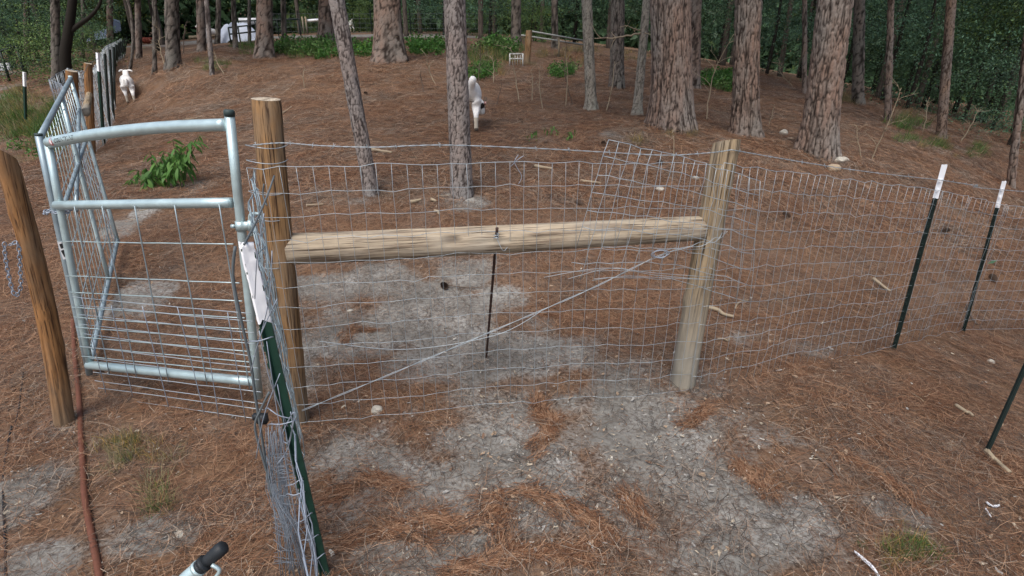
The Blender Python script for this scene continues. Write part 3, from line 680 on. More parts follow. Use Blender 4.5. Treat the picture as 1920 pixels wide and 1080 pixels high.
for i, (b, tp, nt, lab) in enumerate(saps):
    p = G(*b); t = depth(p); q = PY(*tp, p[1] + rng.normal(0, .05)); L = np.linalg.norm(q - p); midp = lerp(p, q, .55) + np.array([rng.normal(0, .05) * L, rng.normal(0, .05), 0])
    r0 = max(.006, .0011 * t); mb = MB(); grow(mb, [p - (0, 0, .04), midp, q], r0, r0 * .35, 5, nt, L * .32, 1 if nt > 4 else 0, i + 31)
    o = mb.build('bare_sapling', M['twig'] if i % 4 else M['twig_dark'], origin=p); tag(o, lab, 'sapling', 'bare saplings on the slope')

# trees added out of view at right to shade that side
for x, y, h in ((4.6, .9, 3.4), (4.2, -1.2, 3.6)):
    z = hz(x, y); r_ = empty('leafy_tree', (x, y, z), 'added unseen leafy tree shading the right fence line, %s' % ('nearer the fence' if y > 0 else 'nearer the viewer'), 'tree')
    mb = MB(); mb.tube(smooth_path([(x, y, z - .2), (x + .1, y, z + 1.5), (x, y, z + h)], 10), np.linspace(.1, .05, 10), 10); part(mb, 'trunk', M['bark_plain'], r_); copy_part(LEAFY[3], r_, 'crown', (0, 0, h), (.85, .85, .85), x)
# ------------------------------------------------------------------ woods behind
und = []
random.seed(11)
def understory(px, t, sc, zc, v, lab, grp):
    d = ray(px, 200); x, y = d[0] * t, t * math.cos(PITCH); y = t * 1.04
    z = hz(x, y); root = empty('understory_tree', (x, y, z), lab, 'tree', grp)
    mb = MB(); H = zc + .5 * sc; mb.tube(smooth_path([(x, y, z - .2), (x + .1, y, z + H * .5), (x + .25 * random.random(), y + .1, z + H)], 8), np.linspace(.07, .03, 8) * sc, 7); part(mb, 'trunk', M['bark_dark'], root)
    copy_part(LEAFY[v], root, 'crown', (0, 0, zc), (sc, sc, sc * random.uniform(.85, 1.15)), random.random() * 6)
LR = 'dark leafy understory tree in the shaded valley at right'; LB = 'leafy tree in the woods beyond the sandy clearing'; LL = 'leafy tree in the woods beyond the left fence'
for px, t, sc, zc, v in ((1420, 20, 1.0, 2.6, 1), (1480, 24, 1.2, 3.0, 1), (1560, 19, 1.0, 2.2, 0), (1640, 17, 1.0, 3.4, 1), (1690, 16, 1.0, 3.0, 3), (1720, 18, 1.1, 4.2, 1), (1780, 19, 1.2, 4.4, 3), (1840, 17, 1.1, 3.6, 1),
                         (1900, 16, 1.1, 2.6, 0), (1960, 15, 1.2, 3.0, 3), (1850, 22, 1.5, 4.6, 0), (1740, 24, 1.6, 3.2, 0), (1620, 26, 1.6, 3.6, 0), (1530, 28, 1.6, 3.5, 3), (1900, 12.5, .7, 1.3, 1), (1860, 15.5, .8, 4.6, 2), (1825, 16.5, .55, 2.9, 2), (1960, 24, 1.6, 4.5, 1), (1680, 22, 1.3, 2.0, 0), (1800, 16, .8, 1.6, 0), (2080, 18, 1.4, 3.2, 0)):
    understory(px, t, sc, zc, v, LR, 'understory trees in the valley')
for px, t, sc, zc, v in ((840, 33, 1.5, 3.2, 1), (920, 30, 1.4, 3.2, 0), (1000, 28, 1.4, 3.4, 1), (1070, 27, 1.4, 3.2, 0), (1130, 25, 1.3, 3.4, 1), (1210, 24, 1.3, 3.4, 0), (1330, 24, 1.3, 3.2, 1), (1370, 21, 1.0, 3.3, 0), (560, 40, 1.8, 4.0, 0), (640, 42, 1.6, 4.6, 0), (720, 40, 1.7, 4.0, 1), (790, 38, 1.7, 3.5, 0),
                         (690, 36, .7, 1.0, 2), (880, 35, .8, 1.1, 2), (480, 42, 1.8, 4.4, 0), (400, 42, 1.8, 4.8, 2), (600, 37, .5, .8, 2), (760, 34, .6, .9, 2), (990, 22, .6, .9, 2), (1260, 30, 1.6, 3.0, 0)):
    understory(px, t, sc, zc, v, LB, 'woods beyond the clearing')
for px, t, sc, zc, v in ((300, 36, 1.7, 5.0, 2), (215, 34, 1.6, 4.6, 4), (245, 36, 1.2, 4.0, 4), (330, 24, 1.0, 4.0, 0), (160, 30, 1.5, 4.2, 0), (110, 24, 1.2, 3.2, 0), (60, 22, 1.1, 3.0, 0), (-10, 24, 1.0, 1.7, 0), (160, 19, .8, 1.2, 0), (80, 18, .8, 1.3, 1), (130, 16, .6, .9, 2), (30, 34, 1.1, 1.6, 0), (-70, 20, 1.0, 2.6, 1), (190, 22, .6, .9, 2), (20, 17, .7, 4.0, 0), (90, 30, 1.5, 5.0, 0)):
    understory(px, t, sc, zc, v, LL, 'woods beyond the left fence')
for i, (px, t, w, lean) in enumerate(((590, 36, .2, .1), (665, 34, .24, -.1), (775, 30, .2, .1), (800, 36, .26, 0), (905, 27, .22, .2), (930, 33, .25, -.2), (1012, 26, .18, .1), (1130, 24, .2, 0), (1240, 26, .22, .2), (1335, 23, .2, 0), (1352, 27, .24, .2), (1440, 21, .16, -.2), (1476, 25, .22, .1),
                                      (1545, 22, .2, 0), (1626, 19, .2, .15), (1700, 21, .18, .3), (1728, 25, .24, 0), (1822, 17, .15, .4), (1860, 21, .2, .1), (140, 24, .2, 0), (180, 28, .22, .1), (225, 30, .2, 0), (345, 30, .24, .1), (20, 19, .18, .2), (75, 26, .25, 0), (300, 27, .2, -.1))):
    d = ray(px, 180); x, y = d[0] * t, t * 1.03; z = hz(x, y); root = empty('slim_tree', (x, y, z), 'slim dark bare trunk standing deep in the background woods', 'tree', 'slim trunks deep in the woods')
    mb = MB(); mb.tube(smooth_path([(x, y, z - .3), (x + lean * .4, y, z + 4), (x + lean * 1.2, y + .1, z + 9)], 12), np.linspace(w * .62, w * .35, 12), 10); part(mb, 'trunk', M['bark_plain'], root)
    copy_part(random.choice(PINE), root, 'crown', (lean * 1.2, 0, 7.5), (.8, .8, .8), random.random() * 6)
# the far wood that reads as one mass
C = []; n = 110000
az = rng.uniform(R_(-62), R_(62), n); r = rng.uniform(44, 62, n); x = r * np.sin(az); y = r * np.cos(az); hgt = 11 * rng.random(n) * (0.75 + .5 * fbm(az * 6, r * .05, 3, 3))
gap = (az < R_(-41)) & (az > R_(-50)) & (hgt > 3.0)
far_c = np.stack([x, y, HZ(x, y, False) + hgt], 1)[~gap]
fw = leaves_at(far_c, .75, M['leaf_dark'], 'far_woods', 1.1, .2, fbm(az[~gap] * 25, hgt[~gap] * .8, 2, 3)); tag(fw, kind='stuff')

# ------------------------------------------------------------------ wooden posts and rail
def log_mesh(name, L, r0, r1, m, bend=0.0, slant=0.0, seed=0, k=40, n=60, cracks=7, sink=.15):
    """round post along local Z with long drying cracks; returns body object and its end-cap part"""
    r = np.random.default_rng(seed); z = np.linspace(-sink, L, n); th = np.arange(k) * 2 * np.pi / k; TH, ZZ = np.meshgrid(th, z)
    rad = r0 + (r1 - r0) * ZZ / L
    rad = rad * (1 + .03 * np.sin(TH * 2 + seed) + .02 * np.sin(TH * 3 + ZZ * 2)) + .004 * (fbm(TH * 4 / 6.283 * 4, ZZ * 4, seed % 5, 3) - .5)
    for c in range(cracks):
        a0 = r.random() * 6.283; zc = r.uniform(0, L); hl = r.uniform(.2, .6) * L; wv = .15 * np.sin(ZZ * 3 + c)
        da = np.abs((TH - a0 - wv + np.pi) % (2 * np.pi) - np.pi)
        rad -= .008 * np.clip(1 - da / .10, 0, 1) * np.clip(1 - np.abs(ZZ - zc) / hl, 0, 1) ** .5
    for c in range(3):
        a0 = r.random() * 6.283; zc = r.uniform(0.1, L * .9); da = (TH - a0 + np.pi) % (2 * np.pi) - np.pi
        rad += .006 * np.exp(-((da * r0) ** 2 + (ZZ - zc) ** 2) / .0009)
    bx = bend * np.sin(np.clip(ZZ / L, 0, 1) * np.pi)
    zt = ZZ + np.where(ZZ > L - .03, slant * np.cos(TH), 0)
    V = np.stack([bx + rad * np.cos(TH), rad * np.sin(TH), zt], 2)
    V[-1, :, :2] = bx[-1][:, None] * [1, 0] + (V[-1, :, :2] - bx[-1][:, None] * [1, 0]) * .96
    Vf = V.reshape(-1, 3); i, j = np.meshgrid(np.arange(n - 1), np.arange(k), indexing='ij'); j2 = (j + 1) % k
    Fc = np.stack([i * k + j, i * k + j2, (i + 1) * k + j2, (i + 1) * k + j], 2).reshape(-1, 4)
    body = mk(name, np.concatenate([Vf, Vf[:k].mean(0)[None]]), [tuple(f) for f in Fc] + [(len(Vf), (q + 1) % k, q) for q in range(k)], m)
    rings_ = [V[-1] + (0, 0, .0005)]; cen = V[-1].mean(0)
    for s in (.66, .33): rings_.append(cen + (V[-1] - cen) * s + np.c_[np.zeros((k, 2)), r.normal(0, .0015, k)])
    CV = np.concatenate(rings_ + [cen[None]]); CF = [(a * k + q, a * k + (q + 1) % k, (a + 1) * k + (q + 1) % k, (a + 1) * k + q) for a in range(2) for q in range(k)] + [(2 * k + q, 2 * k + (q + 1) % k, 3 * k) for q in range(k)]
    cap = mk('end_cut', CV, CF, M['end_grain'], smooth=False)
    return body, cap
def wood_post(a, b, r0, r1, m, label, bend=0, slant=0, seed=0, name='wooden_post', cat='post', group=None, spin=0):
    root = empty(name, a, label, cat, group); q, L = frame_from(a, b)
    body, cap = log_mesh('post_body' if 'post' in name else 'rail_body', L, r0, r1, m, bend, slant, seed, sink=.15 if 'post' in name else 0.0)
    for o in (body, cap): o.parent = root; o.rotation_mode = 'QUATERNION'; o.rotation_quaternion = q @ Euler((0, 0, spin)).to_quaternion()
    return root
Ab = G(122, 795); At = PY(8, 290, Ab[1] - .02)
Bb = G(560, 792); Bt = PY(499, 186, Bb[1] + .02)
Cb = G(1280, 722); Ct = PY(1362, 266, Cb[1])
wood_post(Ab, At, .041, .036, M['post_orange'], 'leaning orange-brown wooden post with a hanging chain at the left edge', .03, -.03, 3, spin=0)
wood_post(Bb, Bt, .049, .055, M['post_brown'], 'tall thick brown wooden post beside the galvanized gate', -.018, .004, 5)
wood_post(Cb, Ct, .066, .062, M['post_tan'], 'weathered tan wooden post holding the right end of the brace rail', .008, -.02, 8, spin=.4)
dBC = (Cb - Bb); dBC[2] = 0; dBC /= np.linalg.norm(dBC); nBC = np.array([dBC[1], -dBC[0], 0])   # towards the camera
def onBC(px, py, off=0.0):
    d = ray(px, py); n = nBC; t = ((Bb + n * off - CAMP) @ n) / (d @ n); return CAMP + d * t
ra, rb = onBC(541, 467), onBC(1316, 428)
wood_post(ra, rb, .067, .058, M['rail_wood'], 'horizontal pale brace rail between the brown and the tan post', -.01, 0, 12, 'brace_rail', 'rail')

# ------------------------------------------------------------------ woven wire
def staple_noise(n, s): return rng.normal(0, s, n)
def woven(name, a0, a1, zlo0, zhi0, zlo1, zhi1, rows, stays, label, r=.0015, m=None, off=0.0, sag=.012, cat='fence', group=None, normal=None, wob=.003, stay_r=None, skew=0.0, grade=1.0, drop=0.0):
    m = m or M['wire']; a0 = np.asarray(a0, float); a1 = np.asarray(a1, float); root = empty(name, (a0[0], a0[1], min(zlo0, zlo1)), label, cat, group)
    nrm = np.array([a1[1] - a0[1], -(a1[0] - a0[0]), 0]); nrm /= np.linalg.norm(nrm)
    if nrm @ -a0 < 0: nrm = -nrm
    if normal is not None: nrm = normal
    n = max(8, stays + 1); f = np.linspace(0, 1, n); ph = rng.random(rows) * 6
    bulge = .012 * np.sin(f * 9) + .008 * np.sin(f * 23 + 1)
    def pt(i, ff, k):
        g = (k / (rows - 1)) ** grade
        z = lerp(zlo0, zlo1, ff) * (1 - g) + lerp(zhi0, zhi1, ff) * g
        xy = a0[:2] + (a1 - a0)[:2] * ff
        return xy, z
    for k in range(rows):
        P = np.zeros((n, 3)); g = (k / (rows - 1)) ** grade
        P[:, :2] = a0[:2] + (a1 - a0)[None, :2] * f[:, None]
        P[:, 2] = (zlo0 + (zlo1 - zlo0) * f) * (1 - g) + (zhi0 + (zhi1 - zhi0) * f) * g - sag * np.sin(f * np.pi) * (.4 + g) - drop * np.sin(f * np.pi) * (1 - g) + rng.normal(0, wob, n)
        P += nrm * (off + bulge + rng.normal(0, wob * .6, n))[:, None]
        if k == 0: rowp = []
        rowp.append(P)
        mb = MB(); mb.tube(P, r * (1.25 if k == rows - 1 else 1), 4); part(mb, 'line_wire', m, root)
    mb = MB(); rowp = np.array(rowp)
    for i in range(n):
        Q = rowp[:, i] + nrm * .002
        Q = np.concatenate([Q]); Q[1:-1] += rng.normal(0, .0015, Q[1:-1].shape); mb.tube(Q, stay_r or r * .85, 4)
    o = part(mb, 'stay_wires', m, root); o['kind'] = 'stuff'
    return root
zl = lambda px, py: onBC(px, py)[2]
woven('woven_wire_fence', Bb + nBC * .075, Cb + nBC * .075, onBC(560, 775)[2], onBC(520, 308)[2], onBC(1300, 715)[2], onBC(1345, 303)[2], 13, 33,
      'silver woven wire fence between the brown and the tan post', .00105, sag=-.01, wob=.004)
Db = G(1675, 657); Dt = PY(1771, 309, Db[1]); Eb = G(1805, 625); Et = PY(1883, 340, Eb[1])
woven('woven_wire_fence', Cb + nBC * .075, Db, Cb[2] + .0, onBC(1345, 303)[2], Db[2] + .04, PY(1752, 358, Db[1])[2], 13, 30,
      'silver woven wire fence between the tan post and the first white-topped steel post', .0011, sag=.0, wob=.005)
zt = PY(1876, 385, Eb[1])[2]
woven('woven_wire_fence', Db, Eb, Db[2] + .04, PY(1752, 358, Db[1])[2], Eb[2] + .04, zt, 13, 16, 'silver woven wire fence between the two right-hand white-topped steel posts', .0011, sag=0, wob=.004)
E2 = np.array([Eb[0] + 2.3, Eb[1] + .5, 0]); E2[2] = hz(E2[0], E2[1])
woven('woven_wire_fence', Eb, E2, Eb[2] + .04, zt, E2[2] + .04, E2[2] + zt - Eb[2], 13, 34, 'silver woven wire fence running off beyond the right-hand steel post', .0012, sag=0, wob=.004)
# barbed wire
def barbed(pts, label, barbs=.12, r=.0016, n=60, m=None):
    P = smooth_path(pts, n); L = np.linalg.norm(np.diff(P, axis=0), axis=1).sum(); root = empty('barbed_wire', P[0], label, 'wire', 'barbed wires')
    for s in (0, 1):
        mb = MB(); k = int(max(n, L / .012)); Q = smooth_path(pts, k); ph = np.arange(k) * 1.1 + s * np.pi
        Q = Q + np.stack([0 * ph, np.cos(ph), np.sin(ph)], 1) * .0016; mb.tube(Q, r * .8, 4); part(mb, 'strand', m or M['wire'], root)
    mb = MB()
    for i in range(int(L / barbs)):
        p = P[min(n - 1, int((i + .5) * barbs / L * (n - 1)))]
        for q in range(2):
            d = rng.normal(0, 1, 3); d[0] *= .3; d /= np.linalg.norm(d); mb.tube([p - d * .012, p + d * .012], .0009, 4)
    part(mb, 'barbs', m or M['wire'], root)['kind'] = 'stuff'
    return root
bw = [onBC(x, y, .08) for x, y in ((474, 272), (530, 268), (600, 273), (700, 276), (830, 272), (1000, 278), (1130, 285), (1250, 291), (1335, 286), (1372, 281))]
barbed(bw, 'top barbed wire between the brown and the tan post')
bd = [onBC(1372, 281, .08)] + [lerp(onBC(1372, 281, .08), PY(1766, 338, Db[1] - .02), f) + (0, 0, -.012 * math.sin(f * 3.14)) for f in (.3, .6)] + [PY(1766, 338, Db[1] - .02)]
barbed(bd, 'top barbed wire between the tan post and the first white-topped steel post', .2)
barbed([PY(1766, 338, Db[1] - .02), lerp(PY(1766, 338, Db[1] - .02), PY(1880, 356, Eb[1] - .02), .5), PY(1880, 356, Eb[1] - .02), (E2[0], E2[1], E2[2] + (zt - Eb[2]) + .1)], 'top barbed wire passing the farther white-topped steel post', .2)
# wire wraps on the posts
mb = MB(); t_ = np.linspace(0, 1, 24)
for py, rr_ in ((272, .079), (300, .078), (357, .077), (405, .076), (492, .075)):
    c = onBC(501 + (py - 272) * .05, py); a = t_ * 4.2 + 2.2
    mb.tube(np.stack([c[0] + rr_ * np.cos(a), c[1] + rr_ * np.sin(a), c[2] + .006 * np.sin(a * 2)], 1), .0017, 5)
tag(mb.build('wire_wraps', M['wire'], origin=Bt - (0, 0, .5)), 'wire ends wrapped around the tall brown post', 'wire')
# loose offcut of mesh hung over the tan post
root = empty('mesh_offcut', onBC(1250, 400, .12), 'tilted loose offcut of woven mesh hung over the tan post', 'mesh')
TL, TR, BL, BR = (1140, 262), (1425, 340), (1063, 515), (1405, 560)
rows_ = 9; cols_ = 15; gridp = np.zeros((rows_, cols_, 3))
for i in range(rows_):
    for j in range(cols_):
        u, v = j / (cols_ - 1), i / (rows_ - 1); q = (np.array(TL) * (1 - u) + np.array(TR) * u) * (1 - v) + (np.array(BL) * (1 - u) + np.array(BR) * u) * v
        gridp[i, j] = onBC(q[0] + rng.normal(0, 1.2), q[1] + rng.normal(0, 1.5) + 10 * math.sin(u * 5 + v * 2) * (v) - 6 * math.sin(u * 3.14), .10 + .02 * math.sin(u * 7))
for i in range(rows_):
    a = 0 if i < 5 else (0 if i % 2 else 2); mb = MB(); mb.tube(gridp[i, a:], .0014, 4); part(mb, 'line_wire', M['wire'], root)
for j in range(cols_):
    b = rows_ if j % 3 else rows_ - 2; mb = MB(); mb.tube(gridp[:b, j] + nBC * .003, .0013, 4); part(mb, 'stay_wire', M['wire'], root)
# tangled ends below the offcut
mb = MB()
for i in range(3):
    mb.tube(smooth_path([onBC(1020 + i * 45, 520 + i * 3, .11), onBC(1130 + i * 20, 508 + rng.normal(0, 8), .12), onBC(1230, 512 + i * 4, .12), onBC(1340 + 20 * i, 530 + rng.normal(0, 8), .1)], 22) , .0011, 4)
tag(mb.build('loose_wires', M['wire'], origin=onBC(1200, 520)), 'loose wire ends trailing under the tilted mesh offcut', 'wire')
# diagonal brace wire, twisted, with its twitch loop
root = empty('brace_wire', onBC(1350, 440, .09), 'doubled diagonal brace wire from tan post down to the brown post', 'wire')
pth = [onBC(x, y, o) for x, y, o in ((1362, 432, .08), (1335, 452, .09), (1240, 478, .09), (1100, 545, .07), (930, 618, .06), (760, 690, .06), (566, 770, .07))]
for s in (0, 1):
    Q = smooth_path(pth, 90); ph = np.arange(90) * .55 + s * np.pi; sp = np.where(np.arange(90) > 22, .0028, .010)[:, None]
    Q = Q + np.stack([0 * ph, np.cos(ph), np.sin(ph)], 1) * sp; mb = MB(); mb.tube(Q, .0013, 5); part(mb, 'strand', M['wire'], root)
mb = MB()
for i in range(3):
    a = np.linspace(0, 6.283, 16); c = onBC(1238, 476, .1); mb.tube(np.stack([c[0] + (.03 + .008 * i) * np.cos(a), c[1] + .01 * np.sin(a + i), c[2] + .018 * np.sin(a)], 1), .0018, 4)
part(mb, 'twist_knot', M['wire_old'], root)
mb = MB(); mb.tube(smooth_path([onBC(x, y, .085) for x, y in ((1020, 580), (930, 628), (760, 655), (600, 640))], 40), .0015, 4); part(mb, 'slack_strand', M['wire'], root)
# rebar stake against the rail
root = empty('steel_stake', G(911, 668), 'thin rusty steel stake tied to the middle of the brace rail', 'stake')
a, b = G(911, 668), onBC(932, 428, .085); a = a - (0, 0, .03); mb = MB(); P = line(a, b, 60); mb.tube(P, .0062 + .0012 * (np.arange(60) % 2), 7); part(mb, 'bar', M['rust'], root)
mb = MB(); c = onBC(930, 443, .09); aa = np.linspace(0, 14, 40); mb.tube(np.stack([c[0] + .011 * np.cos(aa), c[1] + .011 * np.sin(aa), c[2] + np.linspace(-.012, .012, 40)], 1), .0016, 4); mb.tube(smooth_path([c, c + (.03, -.02, -.06), c + (.05, 0, -.05)], 8), .0014, 4); part(mb, 'wire_tie', M['wire'], root)
# stray hanging strands on the mesh
mb = MB(); mb.tube(smooth_path([onBC(972, 290, .09), onBC(965, 305, .1), onBC(978, 330, .1), onBC(972, 345, .1)], 14), .0015, 4)
mb.tube(smooth_path([onBC(958, 312, .09), onBC(970, 300, .1), onBC(982, 292, .1)], 8), .0013, 4)
tag(mb.build('wire_scrap', M['wire_old'], origin=onBC(970, 310)), 'curled scrap of wire caught in the mesh left of the offcut', 'wire')

# ------------------------------------------------------------------ steel T posts
def tpost(a, b, label, w=.036, tipL=.17, name='steel_post', paintm='green_paint', studs=True, group='white-topped steel posts', tip=True, yaw=0.0, simple=False):
    root = empty(name, a, label, 'post', group); q, L = frame_from(a, b); q = q @ Euler((0, 0, yaw)).to_quaternion()
    prof = np.array([(-.5, .0), (.5, .0), (.5, .11), (.09, .16), (.06, .95), (-.06, .95), (-.09, .16), (-.5, .11)]) * w
    def seg(z0, z1, grow_=0.0):
        mb = MB(); k = len(prof); P = prof * (1 + grow_); P = P - np.array([0, w * .5]) * grow_
        V = [[x, y, z] for z in (z0, z1) for x, y in P]
        mb.add(V, [(i, (i + 1) % k, k + (i + 1) % k, k + i) for i in range(k)] + [tuple(range(k))[::-1], tuple(range(k, 2 * k))]); return mb
    def put(mb, nm, m):
        o = mb.build(nm, m, None, smooth=False); o.parent = root; o.rotation_mode = 'QUATERNION'; o.rotation_quaternion = q; return o
    zt_ = L - tipL if tip else L
    put(seg(-.12, zt_), 'post_bar', M[paintm])
    if tip: put(seg(zt_ + .001, L, .06), 'white_tip', M['white_paint'])
    if studs:
        proto = None
        for i in range(int(L / .054) - 1):
            z = .06 + i * .054
            mb = MB(); mb.box((0, -.004, z), (w * .38, .012, .016)); put(mb, 'stud', M['white_paint'] if tip and z > zt_ else M[paintm])
    return root
gx0 = G(604, 1078); gb = np.array([gx0[0], gx0[1], gx0[2]]); gt = PY(457, 464, gb[1] + .02)
tpost(gb, gt, 'nearest dark green steel post with a thick white-painted top', .030, .0, yaw=.25, tip=False)
L_ = np.linalg.norm(gt - gb)
# its thick white paint, uneven at the lower edge
near_post = bpy.data.objects[[o.name for o in bpy.data.objects if o.get('label', '').startswith('nearest dark green')][0]]
mb = MB(); q, L = frame_from(gb, gt); q = q @ Euler((0, 0, .25)).to_quaternion(); wq = .030
kk = 12; prof = np.array([(-.5, -.06), (0, -.09), (.5, -.06), (.53, .06), (.5, .17), (.14, .22), (.1, .98), (-.1, .98), (-.14, .22), (-.5, .17), (-.53, .06), (-.52, .0)]) * wq
zsp = np.linspace(L - .215, L + .012, 18); V = []
for i, z in enumerate(zsp):
    for j, (x, y) in enumerate(prof):
        k_ = 1 + rng.normal(0, .07); V.append((x * k_, y * k_, z + (rng.normal(0, .006) if i in (0, 17) else 0)))
mb.add(V, [(i * kk + j, i * kk + (j + 1) % kk, (i + 1) * kk + (j + 1) % kk, (i + 1) * kk + j) for i in range(17) for j in range(kk)] + [tuple(17 * kk + j for j in range(kk))])
o = mb.build('white_tip', M['white_paint']); o.parent = near_post; o.rotation_mode = 'QUATERNION'; o.rotation_quaternion = q
tpost(Db, Dt, 'white-topped green steel post, first one right of the tan post', .026, .19, yaw=.5, paintm='black_paint')
tpost(Eb, Et, 'white-topped green steel post, second one right of the tan post', .024, .19, yaw=.5, paintm='black_paint')
Fb = G(1848, 852); Ftp = PY(1935, 660, Fb[1] + .05)
tpost(Fb, Fb + (Ftp - Fb) * 2.1, 'leaning black steel stake at the right edge near a fallen stick', .019, 0, name='steel_stake', tip=False, studs=False, group=None, paintm='black_paint')
far = G(50, 236); tpost(far, PY(47, 136, far[1]), 'lone white-topped steel post at far left beyond the gate', .06, .33, studs=False)

# ------------------------------------------------------------------ gate
def tube_part(root, name, pts, r, m, k=14, cap=None):
    mb = MB(); mb.tube(pts, r, k); o = part(mb, name, m, root)
    return o
gLb, gLt = PY(170, 690, 2.52), PY(90, 268, 2.55)
gRb, gRt = PY(486, 745, 2.20), PY(430, 214, 2.20)
gate = empty('tube_gate', (gLb + gRb) / 2, 'galvanized tube gate with wire mesh, standing left of the tall brown post', 'gate')
gt_l, gt_r = PY(92, 268, 2.545), PY(424, 234, 2.20)
gm_l, gm_r = PY(106, 385, 2.535), PY(434, 380, 2.20)
gb_l, gb_r = PY(166, 684, 2.52), PY(484, 716, 2.20)
tube_part(gate, 'stile', line(gLb, gLt, 6), .0165, M['galv']); tube_part(gate, 'stile', line(gRb, gRt, 6), .0190, M['galv'])
mid = lerp(gt_l, gt_r, .5) + (0, 0, .018)
rail_top = smooth_path([gt_l, lerp(gt_l, gt_r, .25) + (0, 0, .014), mid, lerp(gt_l, gt_r, .75) + (0, 0, .013), gt_r], 24)
tube_part(gate, 'top_rail', rail_top, .0245, M['galv'], 20); tube_part(gate, 'middle_rail', line(gm_l, gm_r, 8), .0215, M['galv'], 18); tube_part(gate, 'bottom_rail', line(gb_l, gb_r, 8), .0225, M['galv'], 18)
mb = MB(); d = (gRt - gRb) / np.linalg.norm(gRt - gRb); mb.tube([gRt - d * .008, gRt + d * .012, gRt + d * .017], [.0205, .0205, .016], 16); part(mb, 'end_cap', M['black_cap'], gate)
gdir = (gb_r - gb_l) / np.linalg.norm(gb_r - gb_l); gn = np.array([gdir[1], -gdir[0], 0]); gn /= np.linalg.norm(gn)
def gate_pt(u, v):  # u along, v from bottom rail (0) to middle rail (1), on the near face
    return lerp(lerp(gb_l, gb_r, u), lerp(gm_l, gm_r, u), v) + gn * .024
for v in (.80, .595, .495, .40, .335, .27, .205, .14, .075):
    P = [gate_pt(u, v) + (0, 0, rng.normal(0, .001)) for u in np.linspace(0, 1, 9)]; mb = MB(); mb.tube(P, .0027, 5); part(mb, 'mesh_rod', M['galv'], gate)
for u in (.155, .325, .515, .735, .965):
    P = [gate_pt(u + .01 * (1 - v), v) + gn * .005 for v in np.linspace(-.03, 1.0, 10)]; mb = MB(); mb.tube(P, .0027, 5); part(mb, 'mesh_rod', M['galv_dark'], gate)
# latch
lc = lerp(gRb, gRt, .655); mb = MB(); mb.tube([lc - d * .02, lc + d * .02], .0225, 18); part(mb, 'latch_collar', M['galv'], gate)
mb = MB(); lx = gdir * .05; mb.box(lc + gdir * .033 + gn * .005, (.04, .012, .036)); mb.tube([lc + lx - d * .022, lc + lx + d * .022], .012, 10); mb.tube(smooth_path([lc + lx - d * .045, lc + lx - d * .0, lc + lx + d * .04, lc + lx + gdir * .02 + d * .052, lc + lx + gdir * .055 + d * .05], 16), .0068, 8); mb.tube([lc - gdir * .04 + gn * .01, lc - gdir * .025 + gn * .01], .009, 8)
part(mb, 'latch_pin', M['galv'], gate)
# maker's decal lying on the top rail
def on_rail(u, v):
    f = np.clip(u, 0, 1) * 23; i = min(22, int(f)); p = lerp(rail_top[i], rail_top[i + 1], f - i); ax_ = rail_top[i + 1] - rail_top[i]; ax_ /= np.linalg.norm(ax_)
    view = CAMP - p; view -= ax_ * (view @ ax_); view /= np.linalg.norm(view); up = np.cross(view, ax_); up = up if up[2] > 0 else -up
    a = v / .0245; return p + .0249 * (view * math.cos(a) + up * math.sin(a))
Lr = np.linalg.norm(np.diff(rail_top, axis=0), axis=1).sum()
fc = bpy.data.curves.new('decal_text', 'FONT'); fc.body = 'COUNTYLINE'; fc.size = .026; fc.shear = .35; fc.offset = .0004
fo = bpy.data.objects.new('decal_text', fc); COL.objects.link(fo); dg = bpy.context.evaluated_depsgraph_get(); tm = bpy.data.meshes.new_from_object(fo.evaluated_get(dg)); bpy.data.objects.remove(fo)
for v in tm.vertices:
    x, y = v.co.x, v.co.y; v.co = Vector(tuple(on_rail(.088 + x * .72 / Lr, y - .004)))
tm.materials.clear(); tm.materials.append(M['decal_black']); do = bpy.data.objects.new('maker_decal', tm); link(do, gate); tm.transform(Matrix.Translation(-gate.location))
th = np.linspace(0, 6.283, 24, endpoint=False)
def emblem(sc, lift, m, nm):
    V = [];
    for a in th:
        r = .013 * sc * (1 + .55 * max(0, math.sin(a)) ** 6); V.append(on_rail(.066 + r * math.cos(a) * .8 / Lr, r * 1.25 * math.sin(a)) + gn * lift)
    V.append(on_rail(.066, 0) + gn * lift); o = mk(nm, np.array(V) - np.array(gate.location), [(i, (i + 1) % 24, 24) for i in range(24)], m, gate)
emblem(1.0, .0003, M['decal_red'], 'decal_emblem'); emblem(.55, .0008, M['decal_white'], 'decal_emblem')
# second gate panel, seen almost edge on, swung back from the same corner
hLb, hLt = PY(168, 702, 2.56), PY(72, 252, 2.60)
hRt = at(131, 142, 3.9); hRb = np.array([hRt[0] + .05, hRt[1] - .06, hz(hRt[0], hRt[1]) + .06])
g2 = empty('tube_gate', (hLb + hRb) / 2, 'second galvanized mesh gate swung back and seen almost edge-on at left', 'gate')
tube_part(g2, 'stile', line(hLb, hLt, 6), .0155, M['galv_dark']); tube_part(g2, 'stile', line(hRb, hRt, 6), .0125, M['galv'])
mb = MB(); dd = (hLt - hLb) / np.linalg.norm(hLt - hLb); mb.tube([hLt - dd * .006, hLt + dd * .004], .0163, 14); part(mb, 'end_cap', M['black_cap'], g2)
tube_part(g2, 'top_rail', line(lerp(hLb, hLt, .985), lerp(hRb, hRt, .985), 6), .0145, M['galv_dark']); tube_part(g2, 'middle_rail', line(lerp(hLb, hLt, .66), lerp(hRb, hRt, .66), 6), .012, M['galv_dark'])
tube_part(g2, 'bottom_rail', line(lerp(hLb, hLt, .02), lerp(hRb, hRt, .02), 6), .014, M['galv_dark'])
